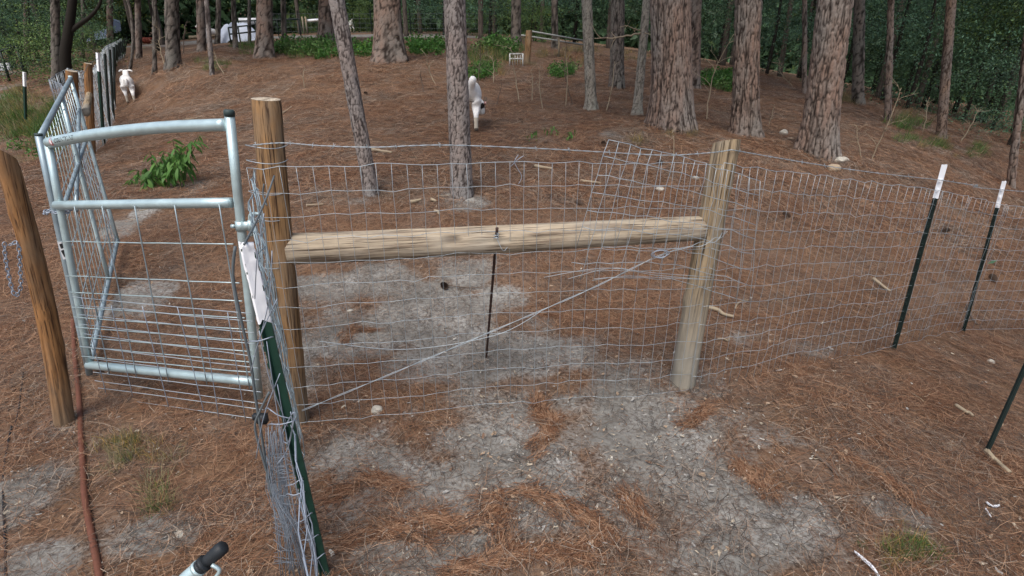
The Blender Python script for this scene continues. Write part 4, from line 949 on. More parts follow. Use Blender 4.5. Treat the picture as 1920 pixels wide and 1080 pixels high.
m1, m2 = lerp(hLb, hRb, .60), lerp(hLt, hRt, .60); tube_part(g2, 'center_stile', line(lerp(m1, m2, .02), lerp(m1, m2, .98), 6), .013, M['galv'])
tube_part(g2, 'diagonal_brace', line(lerp(lerp(hLb, hLt, .55), lerp(hRb, hRt, .55), .33), lerp(lerp(hLb, hLt, .82), lerp(hRb, hRt, .82), .98), 6), .012, M['galv_dark'])
h = lambda u, v: lerp(lerp(hLb, hRb, u), lerp(hLt, hRt, u), v)
for v in np.linspace(.06, .93, 9):
    mb = MB(); mb.tube([h(u, v) for u in np.linspace(0, 1, 5)], .0025, 4); part(mb, 'mesh_rod', M['galv_dark'], g2)
for u in np.linspace(.1, .95, 15):
    mb = MB(); mb.tube([h(u, v) + (rng.normal(0, .002), 0, 0) for v in np.linspace(.02, .97, 6)], .0025, 4); part(mb, 'mesh_rod', M['galv'], g2)
mb = MB(); V = np.array([h(-.0, .60), h(0, .50)]); c = h(0, .56) - gn * 0 ; vdir = CAMP - c; vdir[2] = 0; vdir /= np.linalg.norm(vdir); sd_ = np.array([-vdir[1], vdir[0], 0]) * -1
mb.add([c + vdir * .0165 + sd_ * a_ + (0, 0, b_) for a_, b_ in ((-.012, -.05), (.012, -.045), (.012, .05), (-.012, .045))], [(0, 1, 2, 3)]); part(mb, 'maker_decal', M['decal_white'], g2)
mb = MB(); mb.add([c + vdir * .0172 + sd_ * a_ + (0, 0, b_) for a_, b_ in ((-.008, -.03), (.004, -.034), (.010, .0), (-.002, .004))], [(0, 1, 2, 3)]); mb.add([c + vdir * .0172 + sd_ * a_ + (0, 0, b_) for a_, b_ in ((-.006, .012), (.006, .010), (.008, .034), (-.006, .038))], [(0, 1, 2, 3)]); part(mb, 'decal_emblem', M['decal_black'], g2)
# hog panel wired to the lower half of the gate
hog = bpy.data.objects.new('mesh_panel', None); link(hog, gate)
hp = lambda px, py: CAMP + ray(px, py) * (((gb_l - gn * -.05 - CAMP) @ gn) / (ray(px, py) @ gn))
for (a, b) in (((136, 557), (470, 588)), ((150, 572), (474, 603)), ((148, 590), (476, 624)), ((152, 608), (478, 645)), ((158, 626), (480, 668)), ((160, 650), (484, 690)), ((168, 672), (486, 712)), ((175, 698), (490, 735)), ((178, 714), (492, 757)), ((184, 727), (494, 768)), ((214, 747), (480, 785))):
    mb = MB(); mb.tube([hp(*lerp(a, b, f)) + (0, 0, rng.normal(0, .0012)) for f in np.linspace(0, 1, 9)], .0022, 4); part(mb, 'panel_rod', M['wire'], hog)
for (a, b) in (((155, 558), (204, 752)), ((210, 572), (250, 742)), ((268, 573), (320, 772)), ((334, 575), (386, 782)), ((380, 580), (412, 788)), ((428, 585), (462, 790))):
    mb = MB(); mb.tube([hp(*lerp(a, b, f)) + gn * .004 for f in np.linspace(0, 1, 8)], .0022, 4); part(mb, 'panel_rod', M['wire_old'], hog)
# chains
def chain(pts, label, link_l=.03, r=.0032, m=None):
    P = smooth_path(pts, 200); s = np.r_[0, np.cumsum(np.linalg.norm(np.diff(P, axis=0), axis=1))]; n = max(3, int(s[-1] / (link_l * .72)))
    root = empty('chain', P[0], label, 'chain'); a = np.linspace(0, 6.283, 13)[:-1]; mb = MB()
    ring = np.stack([link_l * .5 * np.cos(a) * (1), link_l * .27 * np.sin(a), 0 * a], 1); ring = np.concatenate([ring, ring[:1]]); mb.tube(ring, r, 5, cap=False); me = mb.build('link', m or M['wire_old']); data = me.data; bpy.data.objects.remove(me)
    for i in range(n):
        d = (i + .5) / n * s[-1]; p = np.array([np.interp(d, s, P[:, k]) for k in range(3)]); p2 = np.array([np.interp(d + .005, s, P[:, k]) for k in range(3)])
        o = bpy.data.objects.new('link', data); link(o, root); o.location = Vector(tuple(p)) - root.location; o.rotation_mode = 'QUATERNION'
        o.rotation_quaternion = Vector(tuple(p2 - p)).to_track_quat('X', 'Z') @ Euler((i % 2 * 1.57 + .4, 0, 0)).to_quaternion()
    return root
ya = Ab[1] - .07
chain([PY(8, 455, ya), PY(10, 480, ya), PY(16, 515, ya), PY(24, 545, ya), PY(32, 553, ya), PY(39, 535, ya), PY(38, 505, ya), PY(36, 470, ya), PY(31, 455, ya), PY(18, 460, ya)], 'silver chain hanging in a loop on the leaning orange-brown post', .025, .0021, M['wire_old'])
cl = lerp(gLb, gLt, .72); cs = np.array([.034 * math.cos(k) for k in range(1)])
a_ = np.linspace(0.3, 6.0, 9); c0 = (cl + lerp(hLb, hLt, .72)) / 2
chain([c0 + np.array([.06 * math.cos(q), .034 * math.sin(q), .006 * math.sin(q * 3)]) for q in a_], 'short chain tying the two gate uprights together', .026, .003)

# ------------------------------------------------------------------ fence running from the tall post towards the viewer, seen edge on
Q0 = Bb + np.array([.02, -.07, 0]); Q1 = gb + np.array([-.035, .03, 0])
ztop = lambda p: p[2]
woven('woven_wire_fence', Q0, Q1, Bb[2] + .03, onBC(505, 312)[2], gb[2] + .03, gb[2] + 1.12, 12, 14, 'woven wire fence from the tall brown post to the nearest green post, seen edge-on', .0018, M['galv_dark'], sag=.0, wob=.007, stay_r=.0022)
Q2 = np.array([-.34, .62, 0]); Q2[2] = hz(Q2[0], Q2[1])
woven('woven_wire_fence', Q1, Q2, gb[2] + .03, gb[2] + .62, Q2[2] + .02, Q2[2] + .42, 6, 12, 'slumped end of woven wire fence beside the nearest green post', .0016, M['wire_old'], sag=.03, wob=.008)
# crumpled bundle of wire at the foot of the near post
mb = MB()
for i in range(46):
    x0 = 520 + rng.normal(0, 10) + 16 * rng.random(); x1 = 555 + rng.normal(0, 18); yy = gb[1] + rng.uniform(-.10, .16)
    P = [PY(x0 - 8 + rng.normal(0, 4), rng.uniform(790, 860), yy + .12), PY(x0 + rng.normal(0, 6), 920, yy + .06), PY(lerp(x0, x1, .6) + rng.normal(0, 6), 1000, yy), PY(x1, 1085, yy - .02)]
    mb.tube(smooth_path(P, 10), .0012, 4)
for i in range(26):
    y = rng.uniform(840, 1075); f = (y - 800) / 280; yy = gb[1] + .03
    mb.tube(smooth_path([PY(505 + f * 10, y, yy), PY(530 + f * 22 + rng.normal(0, 5), y + rng.normal(0, 14), yy - .04), PY(556 + f * 36, y + rng.normal(0, 10), yy)], 7), .0011, 4)
o = mb.build('wire_bundle', M['bundle'], origin=gb); tag(o, 'crumpled grey wire bundle gathered behind the foot of the nearest green post', 'wire', kind='stuff')
# ties round the near post
mb = MB()
for px0, py0, px1, py1 in ((472, 640, 506, 632), (505, 765, 545, 785), (510, 795, 552, 788), (543, 910, 562, 897), (543, 926, 566, 922), (560, 980, 580, 962), (572, 1012, 592, 1003), (586, 1050, 604, 1038)):
    a, b = PY(px0 - 3, py0, gb[1] - .045), PY(px1 + 3, py1, gb[1] - .045); mb.tube(smooth_path([PY(px0 - 8, py0 + 3, gb[1]), a, lerp(a, b, .5) - (0, .01, 0), b, PY(px1 + 6, py1, gb[1])], 12), .0017, 5)
mb.tube(smooth_path([PY(x, y, gb[1] - .05) for x, y in ((545, 772), (548, 800), (540, 830), (528, 820), (540, 790), (552, 775), (540, 840), (520, 870))], 40), .0018, 5)
for x0, y0, x1, y1 in ((495, 400, 478, 560), (510, 470, 486, 640), (520, 560, 470, 700), (500, 640, 560, 1000), (520, 720, 590, 1060), (486, 620, 540, 800), (525, 700, 480, 860)):
    mb.tube(smooth_path([PY(x0, y0, gb[1] - .04), PY(lerp(x0, x1, .5) + rng.normal(0, 5), lerp(y0, y1, .5), gb[1] - .055), PY(x1, y1, gb[1] - .04)], 10), .0014, 4)
tag(mb.build('wire_ties', M['wire_old'], origin=gb + (0, 0, .5)), 'wire ties and stray strands around the nearest green post', 'wire')
mb = MB(); yb_ = gb[1]
mb.tube(smooth_path([PY(514, 330, 2.0), PY(500, 370, 1.85), PY(478, 420, 1.6), PY(458, 458, yb_ - .02)], 14), .0036, 6)
mb.tube(smooth_path([PY(495, 345, 2.0), PY(493, 365, 2.0), PY(500, 385, 1.95)], 8), .003, 6)
mb.tube(smooth_path([PY(x, y, yb_ + .05) for x, y in ((441, 462), (437, 520), (452, 600), (470, 680), (478, 740), (488, 800), (500, 880), (510, 930))], 30), .0040, 6)
mb.tube(smooth_path([PY(x, y, yb_ + .02) for x, y in ((505, 735), (488, 770), (478, 800), (490, 850), (505, 900))], 16), .0035, 6)
tag(mb.build('cable', M['wire_dark'], origin=gb + (0, 0, .6)), 'dark cable strung from the tall brown post to the white-painted post top', 'cable')
# small black insulator box by the near post
bx = PY(492, 785, gb[1] + .10); root = empty('insulator', bx, 'black plastic insulator behind the nearest green post', 'insulator')
mb = MB(); mb.box(bx, (.03, .02, .03)); mb.box(bx + np.array([-.018, 0, .008]), (.02, .016, .018)); part(mb, 'body', M['black_rubber'], root); mb = MB(); mb.tube([bx - (.0, .02, 0), bx + (0, .02, 0)], .006, 8); part(mb, 'nail', M['rust'], root)

# rubber-tipped steel lever close to the lens
tip = at(418, 1026, .92); e1 = at(372, 1066, .92); e2 = at(340, 1094, .92)
lev = empty('steel_lever', (e2[0] - .06, e2[1] - .12, 0), 'steel lever with black rubber tip at the bottom edge', 'lever')
mb = MB(); ax_ = (tip - e1) / np.linalg.norm(tip - e1); mb.tube([e1 + ax_ * .018, lerp(e1, tip, .45), lerp(e1, tip, .8), tip, tip + ax_ * .004], [.0105, .011, .0125, .012, .008], 14); part(mb, 'rubber_tip', M['black_rubber'], lev)
mb = MB(); base = np.array([e2[0] - .06, e2[1] - .12, hz(e2[0] - .06, e2[1] - .12)]); mb.tube(smooth_path([e1 + ax_ * .004, e2, e2 - ax_ * .05 - (0, 0, .02), base + (0, 0, .3), base - (0, 0, .05)], 26), .0125, 14); part(mb, 'shaft', M['galv'], lev)
for f, r in ((.0, .0145), (.006, .013), (.014, .0145)):
    mb = MB(); c = e1 + ax_ * f; mb.tube([c - ax_ * .0028, c + ax_ * .0028], r, 14); part(mb, 'ring', M['black_rubber'] if f else M['galv'], lev)
mb = MB(); mb.tube(smooth_path([e1 + ax_ * .02 + (.012, -.008, 0), e1 + ax_ * .018 + (.026, -.01, -.01), e1 + ax_ * .0 + (.022, -.012, -.018), e1 - ax_ * .004 + (.01, -.01, -.012)], 12), .0035, 8); part(mb, 'trigger', M['galv'], lev)

# pipe and hose on the ground
def ground_tube(pix, r, label, name, cat, m, n=60, lift=0.0):
    P = [G(*q) for q in pix]; P = smooth_path(P, n); P[:, 2] = HZ(P[:, 0], P[:, 1]) + r * .8 + lift; mb = MB(); mb.tube(P, r, 10)
    o = mb.build(name, m, origin=P[n // 2]); return tag(o, label, cat)
ground_tube([(137, 600), (143, 690), (150, 760), (155, 850), (160, 930), (172, 1000), (184, 1060), (190, 1100)], .0125, 'rusty reddish-brown pipe lying on the straw below the gate', 'pipe', 'pipe', M['pipe_rust'])
ground_tube([(22, 800), (12, 850), (6, 920), (9, 1000), (12, 1090)], .004, 'thin black cable lying along the left edge', 'cable', 'cable', M['black_rubber'])
ground_tube([(45, 690), (36, 760), (28, 800)], .003, 'short dark cable left of the leaning orange-brown post', 'cable', 'cable', M['black_rubber'], 20)
# sticks, cones, stones, feathers
def stick(a, b, r, label, m='twig', kink=.015, name='stick'):
    p, q = G(*a), G(*b); P = smooth_path([p, lerp(p, q, .35) + rng.normal(0, kink, 3), lerp(p, q, .7) + rng.normal(0, kink, 3), q], 14); P[:, 2] = HZ(P[:, 0], P[:, 1]) + r * 1.3 + .006
    mb = MB(); mb.tube(P, np.linspace(r, r * .6, 14), 7); tag(mb.build(name, M[m], origin=P[0]), label, 'stick')
stick((1846, 852), (1890, 893), .013, 'grey broken stick at the foot of the leaning black stake')
stick((1636, 527), (1668, 551), .014, 'pale stick lying left of the first white-topped steel post')
stick((1812, 575), (1830, 612), .012, 'dark stick behind the second white-topped steel post', 'twig_dark')
stick((1326, 582), (1375, 600), .016, 'pale half-buried root just right of the tan post'); stick((1378, 582), (1402, 566), .007, 'small pale branch right of the half-buried root')
stick((1088, 343), (1126, 348), .016, 'pale stick on straw behind the mesh above the rail'); stick((530, 216), (547, 203), .02, 'pale curved stick right of the top of the brown post')
stick((690, 283), (735, 291), .022, 'grey bark chunk at the upper wire by the leaning pine'); stick((575, 388), (607, 386), .01, 'short pale stick left of the sandy mound')
stick((1345, 640), (1368, 634), .008, 'small pale stick right of tan post near sand'); stick((836, 537), (905, 540), .005, 'thin dark stick beside a cone below the rail', 'twig_dark')
stick((1522, 855), (1570, 898), .008, 'dark crooked stick on grey sand at lower right', 'twig_dark'); stick((1500, 283), (1520, 262), .01, 'broken twig behind the pale rocks'); stick((1790, 765), (1822, 785), .010, 'pale stick above the leaning black stake foot')
stick((1640, 264), (1700, 282), .008, 'thin branch lying on the right slope'); stick((345, 226), (380, 220), .012, 'thin pale branch lying behind the gate top rail'); stick((770, 278), (800, 335), .005, 'long thin straw stem leaning between the two near pines')
def cone_mesh():
    mb = MB()
    for i in range(64):
        h = i / 64; a = i * 2.39996; r = .030 * math.sin(math.pi * (.12 + .85 * h)) ** .7; z = .085 * h; d = np.array([math.cos(a), math.sin(a), .35]); s = np.array([-math.sin(a), math.cos(a), 0])
        c = np.array([0, 0, z]); w_ = .011; tip_ = c + d * r; mb.add([c + s * w_ * .4, c - s * w_ * .4, tip_ - s * w_ + (0, 0, .002), tip_ + d * .006 + (0, 0, .004), tip_ + s * w_ + (0, 0, .002)], [(0, 1, 2, 3, 4)])
    mb.tube([(0, 0, 0), (0, 0, .08)], .008, 6); return mb
cone = cone_mesh().build('pine_cone', M['rust'] if False else mat('pine_cone', (.11, .075, .055), .9), smooth=False); cdata = cone.data; bpy.data.objects.remove(cone)
for (px, py, lab) in ((1090, 388, 'open pine cone above the rail left of the mesh offcut'), (1127, 459, 'open pine cone just below the rail'), (828, 538, 'open pine cone on sand beside the thin dark stick'), (1128, 271, 'dark pine cone behind the corner of the mesh offcut'),
                      (1022, 270, 'pine cone beside the small green seedlings'), (1480, 306, 'pine cone left of the rocks'), (1548, 395, 'pine cone behind the wire fence right of the tan post'), (857, 180, 'small dark pine cone left of the young pine'), (1481, 411, 'dark pine cone behind the fence halfway to the first steel post'),
                      (1230, 309, 'pine cone behind the upper mesh offcut'), (690, 178, 'dark pine cone on open straw right of the leaning pine'), (1866, 533, 'dark pine cone right of the second steel post'), (1762, 438, 'pine cone just right of the first steel post')):
    p = G(px, py); o = bpy.data.objects.new('pine_cone', cdata); link(o); o.location = (p[0], p[1], p[2] + .03); s = .75 + .2 * random.random(); o.scale = (s, s, s); o.rotation_euler = (random.uniform(.9, 1.9), random.random(), random.random() * 6); tag(o, lab, 'pine cone', 'fallen pine cones')
def rock(px, py, wpx, label, m, flat=.7, name='rock'):
    p = G(px, py); s = 1.45 * wpx / 2000 * depth(p); import bmesh; bm = bmesh.new(); bmesh.ops.create_icosphere(bm, subdivisions=3, radius=1)
    k = rng.random() * 50
    for v in bm.verts:
        c = v.co; f = .8 + .5 * float(fbm(c.x * 1.3 + k, c.y * 1.3 + c.z + k, 2, 3)); v.co = c * f; v.co.z *= flat; v.co.x *= 1.15
    me = bpy.data.meshes.new(name); bm.to_mesh(me); bm.free(); me.materials.append(m); o = bpy.data.objects.new(name, me); link(o); o.location = (p[0], p[1], p[2] + s * .35); o.scale = (s, s, s); o.rotation_euler = (0, 0, rng.random() * 6); tag(o, label, 'rock', 'pale rocks')
def rockmat(name, c):
    m = mat(name, c, .9); N = NT(m); g = N.noise(N.coord('Object'), 3, 6, .7); N.base(N.mix(g, tuple(k * .5 for k in c), tuple(min(1, k * 1.3) for k in c))); N.bump(g, .5, .05); return m
RW, RT = rockmat('white_rock', (.5, .47, .40)), rockmat('tan_rock', (.42, .33, .23))
rock(1469, 252, 9, 'small white rock alone left of the rock-footed pine', RW, 1); rock(1517, 286, 17, 'tan rock at left of the thick brown pine foot', RT); rock(1561, 297, 18, 'biggest white rock at the pine foot behind the top wire', RW)
rock(1572, 304, 13, 'white rock just below the biggest white rock', RW); rock(1580, 302, 11, 'small grey-white rock right of the biggest white rock', RW); rock(1563, 319, 14, 'tan rock below the white rocks, under the top wire', RT); rock(1481, 262, 8, 'flat tan stone beside the lone small white rock', RT, .4); rock(1303, 336, 8, 'little pale rock just left of the tan post top', RW)
rock(707, 772, 13, 'white chalky lump by the foot of the brown post', RW, .9); rock(337, 1003, 14, 'white chalky lump above the rubber-tipped lever', RW, .6); rock(1237, 357, 10, 'pale flat stone behind the mesh offcut', RW, .5); rock(657, 585, 7, 'white pebble behind the mesh near the brown post', RW); rock(1857, 680, 8, 'white tuft-like pebble below the second steel post', RW)
rock(905, 232, 5, 'tiny pale stone by the goat hoof', RT, .5) if False else None
# pale chips of wood by the trees
for (a, b, r, lab) in (((1003, 316), (1035, 321), .02, 'yellowish wood chip behind the upper wire left of the mesh offcut'), ((770, 384), (790, 380), .02, 'pale wood chip between the two near pine mounds'), ((808, 380), (818, 383), .02, 'white wood chip left of the young pine mound'), ((815, 400), (824, 406), .015, 'small white chip below the young pine mound')):
    stick(a, b, r, lab, 'twig', .01, 'wood_chip')
def feather(pix, w, label):
    P = smooth_path([G(*q) + (0, 0, .012) for q in pix], 16); T_ = np.gradient(P, axis=0); T_ /= np.linalg.norm(T_, axis=1, keepdims=True); S_ = np.cross(T_, [0, 0, 1]); f = np.linspace(0, 1, 16); wd = w * np.sin(np.pi * np.clip(f * .92 + .08, 0, 1)) ** .6
    root = empty('feather', P[0], label, 'feather'); V = np.concatenate([P - S_ * wd[:, None] * .35 + (0, 0, .003), P, P + S_ * wd[:, None] + (0, 0, .004)]); n = 16
    o = mk('vane', V - np.array(root.location), [(i, i + 1, n + i + 1, n + i) for i in range(n - 1)] + [(n + i, n + i + 1, 2 * n + i + 1, 2 * n + i) for i in range(n - 1)], mat('feather_white', (.6, .62, .66), .7), root)
    mb = MB(); mb.tube(P + (0, 0, .003), np.linspace(.0014, .0025, 16), 5); part(mb, 'quill', M['white_paint'], root)
feather([(1600, 1038), (1618, 1053), (1636, 1070), (1650, 1092)], .012, 'long white feather on the ground at the bottom edge')
feather([(1848, 946), (1858, 953), (1872, 952)], .011, 'small white and dark feather on the straw at lower right')
feather([(1846, 958), (1852, 968), (1856, 975)], .006, 'tiny pale feather below the small dark-edged feather')

# ------------------------------------------------------------------ leafy plants with large leaves
def long_leaf(L, w):
    f = np.linspace(0, 1, 6); V = []
    for q in f:
        hw = w * math.sin(math.pi * (q * .9 + .06)) ** .8 * .5; x = L * q; z = -.35 * L * q * q
        V += [(x, -hw, z + .12 * hw), (x, 0, z), (x, hw, z + .12 * hw)]
    Fc = []
    for i in range(5): Fc += [(i * 3, i * 3 + 1, i * 3 + 4, i * 3 + 3), (i * 3 + 1, i * 3 + 2, i * 3 + 5, i * 3 + 4)]
    return V, Fc
leaf_data = []
for i, (L, w) in enumerate(((.105, .028), (.09, .026), (.12, .03))):
    V, Fc = long_leaf(L, w); m = [leaf_mat('broad_leaf', (.135, .31, .07), .3, .4), leaf_mat('broad_leaf_light', (.19, .38, .09), .3, .4), leaf_mat('broad_leaf_dark', (.10, .24, .055), .3, .4)][i]
    o = mk('leaf', V, Fc, m); leaf_data.append(o.data); bpy.data.objects.remove(o)
def leafy_plant(name, stems, label, s=1.0, per=8):
    base = np.mean([st[0] for st in stems], 0); root = empty(name, base, label, 'plant')
    for st in stems:
        P = smooth_path(st, 10); mb = MB(); mb.tube(P, np.linspace(.004, .002, 10) * s, 5); part(mb, 'stem', M['leaf_grass'], root)
        for k in range(per):
            f = .25 + .75 * k / max(1, per - 1); p = np.array([np.interp(f * 9, np.arange(10), P[:, c]) for c in range(3)])
            o = bpy.data.objects.new('leaf', leaf_data[rng.integers(3)]); link(o, root); o.location = Vector(tuple(p)) - root.location
            o.rotation_euler = (rng.normal(0, .25), .6 + rng.normal(0, .35), rng.random() * 6.283); q = s * rng.uniform(.75, 1.2); o.scale = (q, q, q)
st = []
for i in range(30):
    b = (rng.uniform(250, 348), rng.uniform(335, 360)); bp = G(*b); u = (b[0] - 250) / 98
    tx, ty = b[0] + rng.normal(6, 16), 356 - (16 + 76 * u ** 1.4) - rng.uniform(0, 26); tp_ = PY(tx, max(ty, 262), bp[1]); tp_ = tp_ + np.array([0, rng.normal(0, .1), 0]); st.append([bp, lerp(bp, tp_, .5) + (rng.normal(0, .02), rng.normal(0, .02), .03), tp_])
b = G(342, 345); st.append([b, PY(355, 290, b[1]), PY(372, 254, b[1])]); st.append([b, PY(350, 300, b[1]), PY(362, 268, b[1])])
leafy_plant('broadleaf_shrub', st, 'bright green broad-leaved plant behind the open gate', 1.1, 11)
for (px, py, lab) in ((1004, 262, 'bright green seedling, left one of three near the cone'), (1036, 256, 'pale green seedling, tallest middle one of three'), (1064, 262, 'bright green seedling, right one of three near the mesh')):
    st = []
    for i in range(4):
        b = G(px + rng.normal(0, 5), py + rng.normal(0, 2)); st.append([b, b + (rng.normal(0, .03), 0, .06), b + (rng.normal(0, .07), rng.normal(0, .05), .12)])
    leafy_plant('seedling', st, lab, .62, 5)

# ------------------------------------------------------------------ left fence running away
Pa = at(134, 290, 7.2); Pa[2] = hz(Pa[0], Pa[1]); Pb_ = G(172, 292)
Pat = PY(134, 133, Pa[1]); Pbt = PY(165, 119, Pb_[1])
wood_post(Pa, Pat, .065, .065, M['post_orange'], 'orange wooden post at the far end of the edge-on gate', 0, 0, 21)
wood_post(Pb_, Pbt, .06, .055, M['post_orange'], 'orange wooden post in the left fence with a brace rail', 0, 0, 22)
wood_post(lerp(Pa, Pat, .60) + (.1, .08, 0), lerp(Pb_, Pbt, .68), .05, .045, M['post_tan'], 'short grey brace rail between the two orange posts', 0, 0, 23, 'brace_rail', 'rail')
fp = []   # posts further along, tops and bottoms as seen
for (xb, yb2, xt, yt) in ((186, 235, 184, 96), (198, 215, 198, 101), (207, 200, 207, 93), (213, 188, 214, 88), (219, 172, 219, 84), (223, 160, 224, 81), (227, 147, 227, 78), (230, 138, 231, 76), (233, 130, 234, 74), (236, 123, 236, 72), (238, 117, 239, 70)):
    fp.append((xb, yb2, xt, yt))
prevP, prevT = Pb_, Pbt[2] - .08
labs = ['first white-topped steel post beyond the orange posts in the left fence'] + ['dark steel post in the receding left fence, %s beyond the white-topped one' % w for w in ('first', 'second', 'third', 'fourth', 'fifth', 'sixth', 'seventh', 'eighth', 'ninth', 'tenth')]
for i, (xb, yb2, xt, yt) in enumerate(fp):
    d0 = Pb_; t_ = 9.6 + i * 1.25; b = at(xb, yb2, t_); b[2] = hz(b[0], b[1]); tp_ = PY(xt, yt, b[1]); tp_[2] = min(tp_[2], b[2] + 1.55)
    if i == 0: tpost(b, tp_, labs[0], .05, .3, studs=False)
    else: tpost(b, tp_, labs[i], .045, 0, studs=False, tip=False, group='dark steel posts of the left fence', paintm='black_paint')
    hgt = min(1.25, tp_[2] - b[2] - .05)
    woven('woven_wire_fence', prevP, b, prevP[2] + .03, prevT, b[2] + .03, b[2] + hgt, 12, 20, 'woven wire span between the orange post and the first white-topped steel post at left' if i == 0 else 'grey woven wire span ending at the ' + labs[i].split(', ')[1].split(' ')[0] + ' dark post of the receding left fence', .006, M['wire_far'], sag=0, wob=.004, group='wire spans of the left fence')
    prevP, prevT = b, b[2] + hgt
woven('woven_wire_fence', Pa, Pb_, Pa[2] + .03, Pat[2] - .1, Pb_[2] + .03, Pbt[2] - .08, 10, 18, 'woven wire span between the two orange posts at left', .0026, M['wire'], sag=0)
woven('woven_wire_fence', hRb, Pa, hRb[2], hRt[2] - .1, Pa[2] + .03, Pat[2] - .1, 10, 16, 'woven wire span from the edge-on gate to the nearer orange post', .002, M['wire_old'], sag=0)
barbed([Pat - (0, 0, .04), lerp(Pat, Pbt, .5) - (0, 0, .1), Pbt - (0, 0, .02), PY(184, 110, at(186, 235, 9.6)[1])], 'barbed wire sagging between the tops of the orange posts', .15, .003, 40, M['wire_dark'])
# fence and pipe gate far at left, pale panels added for the bright yard behind
def rail_set(name, px_pts, t, rows, label, cat, m, r=.03, post_r=.035):
    P = [at(a, b, t) for a, b in px_pts]; root = empty(name, (P[0][0], P[0][1], hz(P[0][0], P[0][1])), label, cat)
    b0_, b1 = np.array([P[0][0], P[0][1], hz(P[0][0], P[0][1])]), np.array([P[1][0], P[1][1], hz(P[1][0], P[1][1])])
    for v in rows: tube_part(root, 'rail', line(lerp(b0_, P[0], v), lerp(b1, P[1], v), 4), r, m, 8)
    for f in np.linspace(0, 1, 4): tube_part(root, 'upright', line(lerp(b0_, b1, f), lerp(P[0], P[1], f), 3), post_r, m, 8)
    return root
rail_set('pipe_gate', ((-60, 124), (24, 108)), 20, (1, .8, .6, .4, .2), 'black pipe gate at the far left edge before the pale yard', 'gate', M['black_paint'])
rail_set('pipe_fence', ((-60, 116), (30, 86)), 16, (1,), 'black pipe fence rail above the far left pipe gate', 'fence', M['black_paint'])
yd = empty('pale_screen', at(-70, 130, 22), 'added pale panels for the bright ground beyond the far left pipe gate', 'shed')
p0, p1 = at(-90, 118, 20), at(18, 122, 20); z0 = hz(p0[0], p0[1]) - .2
mb = MB(); q = (p1 - p0); q[2] = 0; Lq = np.linalg.norm(q); q /= Lq; nrm_ = np.array([q[1], -q[0], 0])
for i in range(12):
    c = p0 + q * (i + .5) * Lq / 12; o_ = MB(); o_.box((c[0], c[1], (z0 + p0[2]) / 2), (Lq / 12 * .96, .05 + .02 * (i % 2), p0[2] - z0), np.stack([q, nrm_, [0, 0, 1]], 1)); part(o_, 'pale_panel', mat('pale_sheet', (.5, .52, .54), .6) if i == 0 else bpy.data.materials['pale_sheet'], yd)
# blue metal roof of the far shelter
sh = empty('shelter', at(190, 80, 30), 'low shelter with a blue-grey metal roof beyond the left fence', 'shed')
A1, A2, A3, A4 = at(163, 78, 30), at(203, 71, 30), at(206, 55, 31.5), at(168, 64, 31.5)
mm = mat('blue_roof_sheet', (.34, .42, .58), .45, .3)
for i in range(8):
    f0, f1 = i / 8, (i + .93) / 8; mb = MB(); a, b, c, d_ = lerp(A1, A2, f0), lerp(A1, A2, f1), lerp(A4, A3, f1), lerp(A4, A3, f0); up = np.array([0, 0, .05 + .04 * (i % 2)])
    mb.add([a, b, c, d_, a + up, b + up, c + up, d_ + up], [(0, 3, 2, 1), (4, 5, 6, 7), (0, 1, 5, 4), (1, 2, 6, 5), (2, 3, 7, 6), (3, 0, 4, 7)]); part(mb, 'roof_sheet', mm, sh, smooth=False)
for c in (A1, A2, A3, A4): mb = MB(); mb.tube([c, (c[0], c[1], hz(c[0], c[1]) - .1)], .06, 8); part(mb, 'support', M['post_tan'], sh)
e_ = at(214, 62, 31); mb = MB(); mb.add([e_, e_ + (.25, .3, .15), e_ + (.3, .3, .55), e_ + (.1, 0, .75), e_ + (0, .2, 0), e_ + (.2, .5, .7)], [(0, 1, 2, 3), (0, 4, 1), (3, 2, 5), (0, 3, 5, 4), (1, 4, 5, 2)]); part(mb, 'gable_sheet', mm, sh, smooth=False)
# rusty barrel lying in the far yard
bp = G(279, 82); br = empty('barrel', bp, 'rusty red barrel lying in the far yard behind the goat', 'barrel'); R0 = .0055 * depth(bp)
mb = MB(); L0 = .016 * depth(bp); xs = np.array([0, .02, .03, .33, .34, .36, .37, .63, .64, .66, .67, .97, .98, 1]); rs = np.array([.9, 1, .96, .96, 1.04, 1.04, .96, .96, 1.04, 1.04, .96, .96, 1, .9]) * R0
mb.tube(np.stack([bp[0] - L0 / 2 + xs * L0, np.full(14, bp[1]), np.full(14, bp[2] + R0)], 1), rs, 18); part(mb, 'body', mat('barrel_red', (.16, .035, .02), .7), br); mb = MB(); mb.tube([(bp[0] - L0 * .52, bp[1] - R0 * .5, bp[2] + R0 * 1.3), (bp[0] - L0 * .49, bp[1] - R0 * .5, bp[2] + R0 * 1.3)], R0 * .15, 8); part(mb, 'bung', M['rust'], br)
